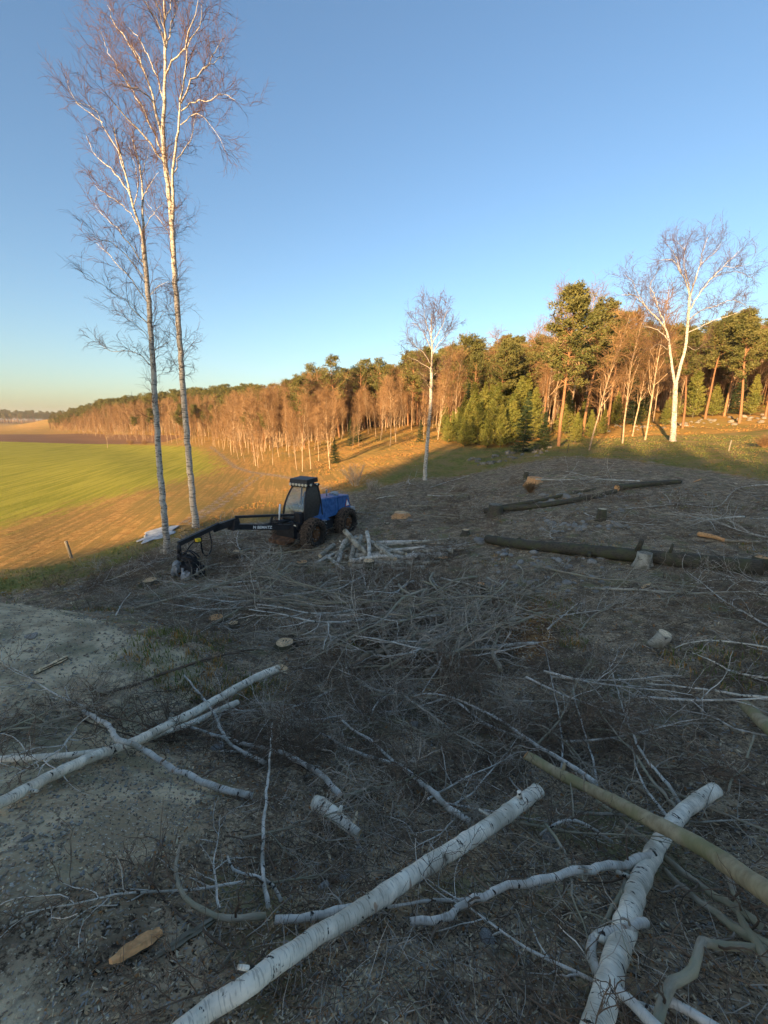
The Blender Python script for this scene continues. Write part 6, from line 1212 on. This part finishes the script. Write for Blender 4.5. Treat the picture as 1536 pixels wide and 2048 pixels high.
for k_ in range(6):
    s_ = np.random.default_rng(k_).uniform(-.2, .2, 3); b.tubes(smooth_path(np.array([tip + [0, 0, -.5], up_ + s_ + [.1, .1, .12], up_ - xw * (.25 + .1 * (k_ % 2)) + s_ * .5 + np.array([0, 0, -.12]), hp + s_ + [0, 0, .5]]), 16)[None], np.full((1, 16), .020), 6)
part(b, 'head_hose', 'blk', hd, smooth=True)

# ------------------------------------------------------------------ small things and low growth
def mesh_sheet():
    c = gp(318, 1068); n = 22; V = []; rg = np.random.default_rng(3)
    for i in range(n):
        for j in range(n):
            a, r_ = i / (n - 1) * 2 - 1, j / (n - 1) * 2 - 1; wv = 1 + 1.1 * float(vnoise(np.array([a * 1.9 + 3]), np.array([r_ * 1.9]), 77)[0]); a *= wv; r_ *= wv; x = c[0] + a * .8 * (1 - .25 * r_ * r_); y = c[1] + r_ * 1.1 * (1 - .2 * a * a); V.append([x, y, 0])
    V = np.array(V); V[:, 2] = height(V[:, 0], V[:, 1]) + .02 + .06 * (vnoise(V[:, 0] * 2.3, V[:, 1] * 1.7, 9) + .5) + .03 * vnoise(V[:, 0] * 9, V[:, 1] * 7, 10); f = [[i * n + j, (i + 1) * n + j, (i + 1) * n + j + 1, i * n + j + 1] for i in range(n - 1) for j in range(n - 1)]; b = MB(); b.add(V - c, f4=f)
    o = b.obj('ground_sheet', mat_flat('pale_grey_sheet', (.30, .33, .35), .3, 3, rough=.4)); o.location = tuple(c); o['label'] = 'pale bluish grey sheet lying in the grass between the two lone birches'; o['category'] = 'sheet'
    sd = o.modifiers.new('thick', 'SOLIDIFY'); sd.thickness = .012
mesh_sheet()
def post(u, v, u2, v2, r, label, mt='old_wood'):
    a = gp(u, v); zc = a[1] * CP - (a[2] - H) * SP; b_ = at(u2, v2, a[1]) ; b = MB(); P = smooth_path(np.array([a * 0 - [0, 0, .2], (b_ - a) * .5, b_ - a]), 6); b.tubes(P[None], np.full((1, 6), r), 8, cap=True); o = b.obj('fence_post', M[mt]); o.location = tuple(a); o['label'] = label; o['category'] = 'post'
post(144, 1116, 131, 1082, .06, 'leaning weathered wooden post in the ditch at the field edge'); post(1457, 902, 1463, 880, .05, 'lone thin post standing in the pasture before the wood'); post(1134, 906, 1138, 886, .03, 'short dark stick standing in the brush under the tall pine', 'dark_bark')
def shrub(u, v, hpx, label, seed, n=60, mt='twig_red', wide=.6):
    p = gp(u, v); zc = p[1] * CP - (p[2] - H) * SP; hm = hpx / F * zc; rg = np.random.default_rng(seed); az = rg.uniform(0, 6.28, n); ti = rg.uniform(.05, wide, n); D = np.stack([np.cos(az) * ti, np.sin(az) * ti, np.ones(n)], 1); root = thing('bare_shrub', label, 'shrub', tuple(p))
    S_ = np.stack([np.cos(az) * hm * .1, np.sin(az) * hm * .1, 0 * az], 1); P1 = grow(S_, D, hm * rg.uniform(.6, 1.05, n), 7, rg, .1, (0, 0, .04)); b = MB(); b.tubes(P1, taper(np.full(n, .012), np.full(n, .005), 7), 4); b.obj('stem', M[mt], root)
    p2, d2, _, _, _ = offshoots(P1, taper(np.full(n, .01), np.full(n, .005), 7), 9, rg, .25, 1, (20, 55)); P2 = grow(p2, d2, hm * .2 * rg.uniform(.5, 1.4, len(p2)), 4, rg, .2); c = MB(); c.tubes(P2, taper(np.full(len(p2), .007), np.full(len(p2), .004), 4), 3); c.obj('crown', M[mt], root, kind='stuff')
shrub(710, 972, 48, 'bare grey brown shrub at the edge of the brush behind the machine', 1, 40, 'twig_grey'); shrub(1528, 895, 26, 'low rounded orange shrub at the right border of the pasture', 2, 90, 'twig_red', 1.1); shrub(745, 985, 28, 'low bare shrub right of the grey brown one', 3, 40, 'twig_grey', .9)
shrub(1060, 985, 22, 'reddish low twigs around the torn stump', 4, 50, 'twig_red', 1.0); shrub(262, 889, 12, 'low brown thicket on the bank at the end of the green field', 5, 80, 'twig_red', 1.5); shrub(290, 889, 12, 'brown thicket right of the low one at the field end', 6, 80, 'twig_red', 1.5)
# track ruts and grass tufts
def tufts(name, P, hgt, wid, n, mats, seed, lean=.5):
    rg = np.random.default_rng(seed); N = len(P); c = np.repeat(P, n, 0); s_ = np.repeat(hgt, n) * rg.uniform(.5, 1.3, N * n); o = rg.normal(size=(N * n, 2)) * np.repeat(hgt, n)[:, None] * .45; az = rg.uniform(0, 6.28, N * n); ln = rg.uniform(.1, 1, N * n) * lean
    base = c + np.c_[o, np.zeros(N * n)]; w = np.stack([-np.sin(az), np.cos(az), 0 * az], 1) * (np.repeat(wid, n) * rg.uniform(.6, 1.3, N * n))[:, None]; tip_ = base + np.stack([np.cos(az) * ln * s_, np.sin(az) * ln * s_, s_], 1); mid = base + (tip_ - base) * .55 + np.stack([0 * az, 0 * az, s_ * .12], 1)
    V = np.stack([base - w, base + w, mid + w * .7, mid - w * .7, tip_], 1); k_ = 5 * np.arange(N * n); b = MB(); b.add(V.reshape(-1, 3), f4=np.stack([k_, k_ + 1, k_ + 2, k_ + 3], 1), f3=np.stack([k_ + 3, k_ + 2, k_ + 4], 1)); mi = rg.integers(0, len(mats), N); mi = np.repeat(mi, n); b.m4 = [mi]; b.m3 = [mi]; b.obj(name, [M[q] for q in mats], smooth=False, kind='stuff')
M['straw3'] = mat_flat('rusty_dry_grass', (.30, .16, .055), .3); M['straw1'] = mat_flat('pale_dry_grass', (.46, .27, .08), .25); M['straw2'] = mat_flat('tan_dry_grass', (.40, .21, .055), .3); M['grass1'] = mat_flat('green_grass_blade', (.12, .15, .03), .3); M['grass2'] = mat_flat('olive_grass_blade', (.17, .17, .045), .3)
def keep(P, fn): k_ = fn(P[:, 0], P[:, 1]); return P[k_]
P = ground_pts(52000, 60, 15, 75, None, spread=.85); P = keep(P, lambda x, y: (sdf(SOIL, x, y) < -.3) & (sdf(CROP, x, y) < 2.5) & (sdf(GRASS2, x, y) < -.5) & (sdf(GRASS1, x, y) < .3) & (vnoise(x * .5, y * .5, 31) + .25 * vnoise(x * 2, y * 2, 32) > .02) & (sdf(CROP, x, y) < -11))[:8000]
dd = np.hypot(P[:, 0], P[:, 1]); tufts('dry_grass', P, np.interp(dd, [15, 40, 75], [.05, .09, .12]), np.interp(dd, [15, 75], [.006, .022]), 6, ['straw2', 'straw2', 'straw3', 'grass2', 'straw3'], 61, 1.3)
P = ground_pts(60000, 62, 12, 60, None, spread=.85); P = keep(P, lambda x, y: ((sdf(GRASS2, x, y) > 0) | (sdf(GRASS1, x, y) > 0)) & (sdf(SOIL, x, y) < .2))[:9000]
dd = np.hypot(P[:, 0], P[:, 1]); tufts('pasture_grass', P, np.interp(dd, [12, 60], [.06, .07]), np.interp(dd, [12, 60], [.005, .016]), 4, ['grass1', 'grass1', 'grass2', 'grass2', 'straw3'], 63)
P = ground_pts(9000, 64, 5, 22, SOIL, spread=.9); P = keep(P, lambda x, y: vnoise(x * .6, y * .6, 12) > .18)[:1600]
tufts('clearing_grass', P, np.full(len(P), .09), np.full(len(P), .006), 6, ['grass1', 'grass2', 'straw2'], 65, 1.2)

# ------------------------------------------------------------------ air
hb = MB(); hb.box((0, 1100, 20), (4200, 2900, 60)); hz_o = hb.obj('haze', [], kind='stuff', smooth=False)
hm = bpy.data.materials.new('haze'); hm.use_nodes = True; hm.node_tree.nodes.clear(); o_ = hm.node_tree.nodes.new('ShaderNodeOutputMaterial'); v_ = hm.node_tree.nodes.new('ShaderNodeVolumePrincipled'); v_.inputs['Color'].default_value = (.93, .95, 1, 1); v_.inputs['Density'].default_value = .00012; v_.inputs['Anisotropy'].default_value = .1
hm.node_tree.links.new(v_.outputs[0], o_.inputs['Volume']); hz_o.data.materials.append(hm)
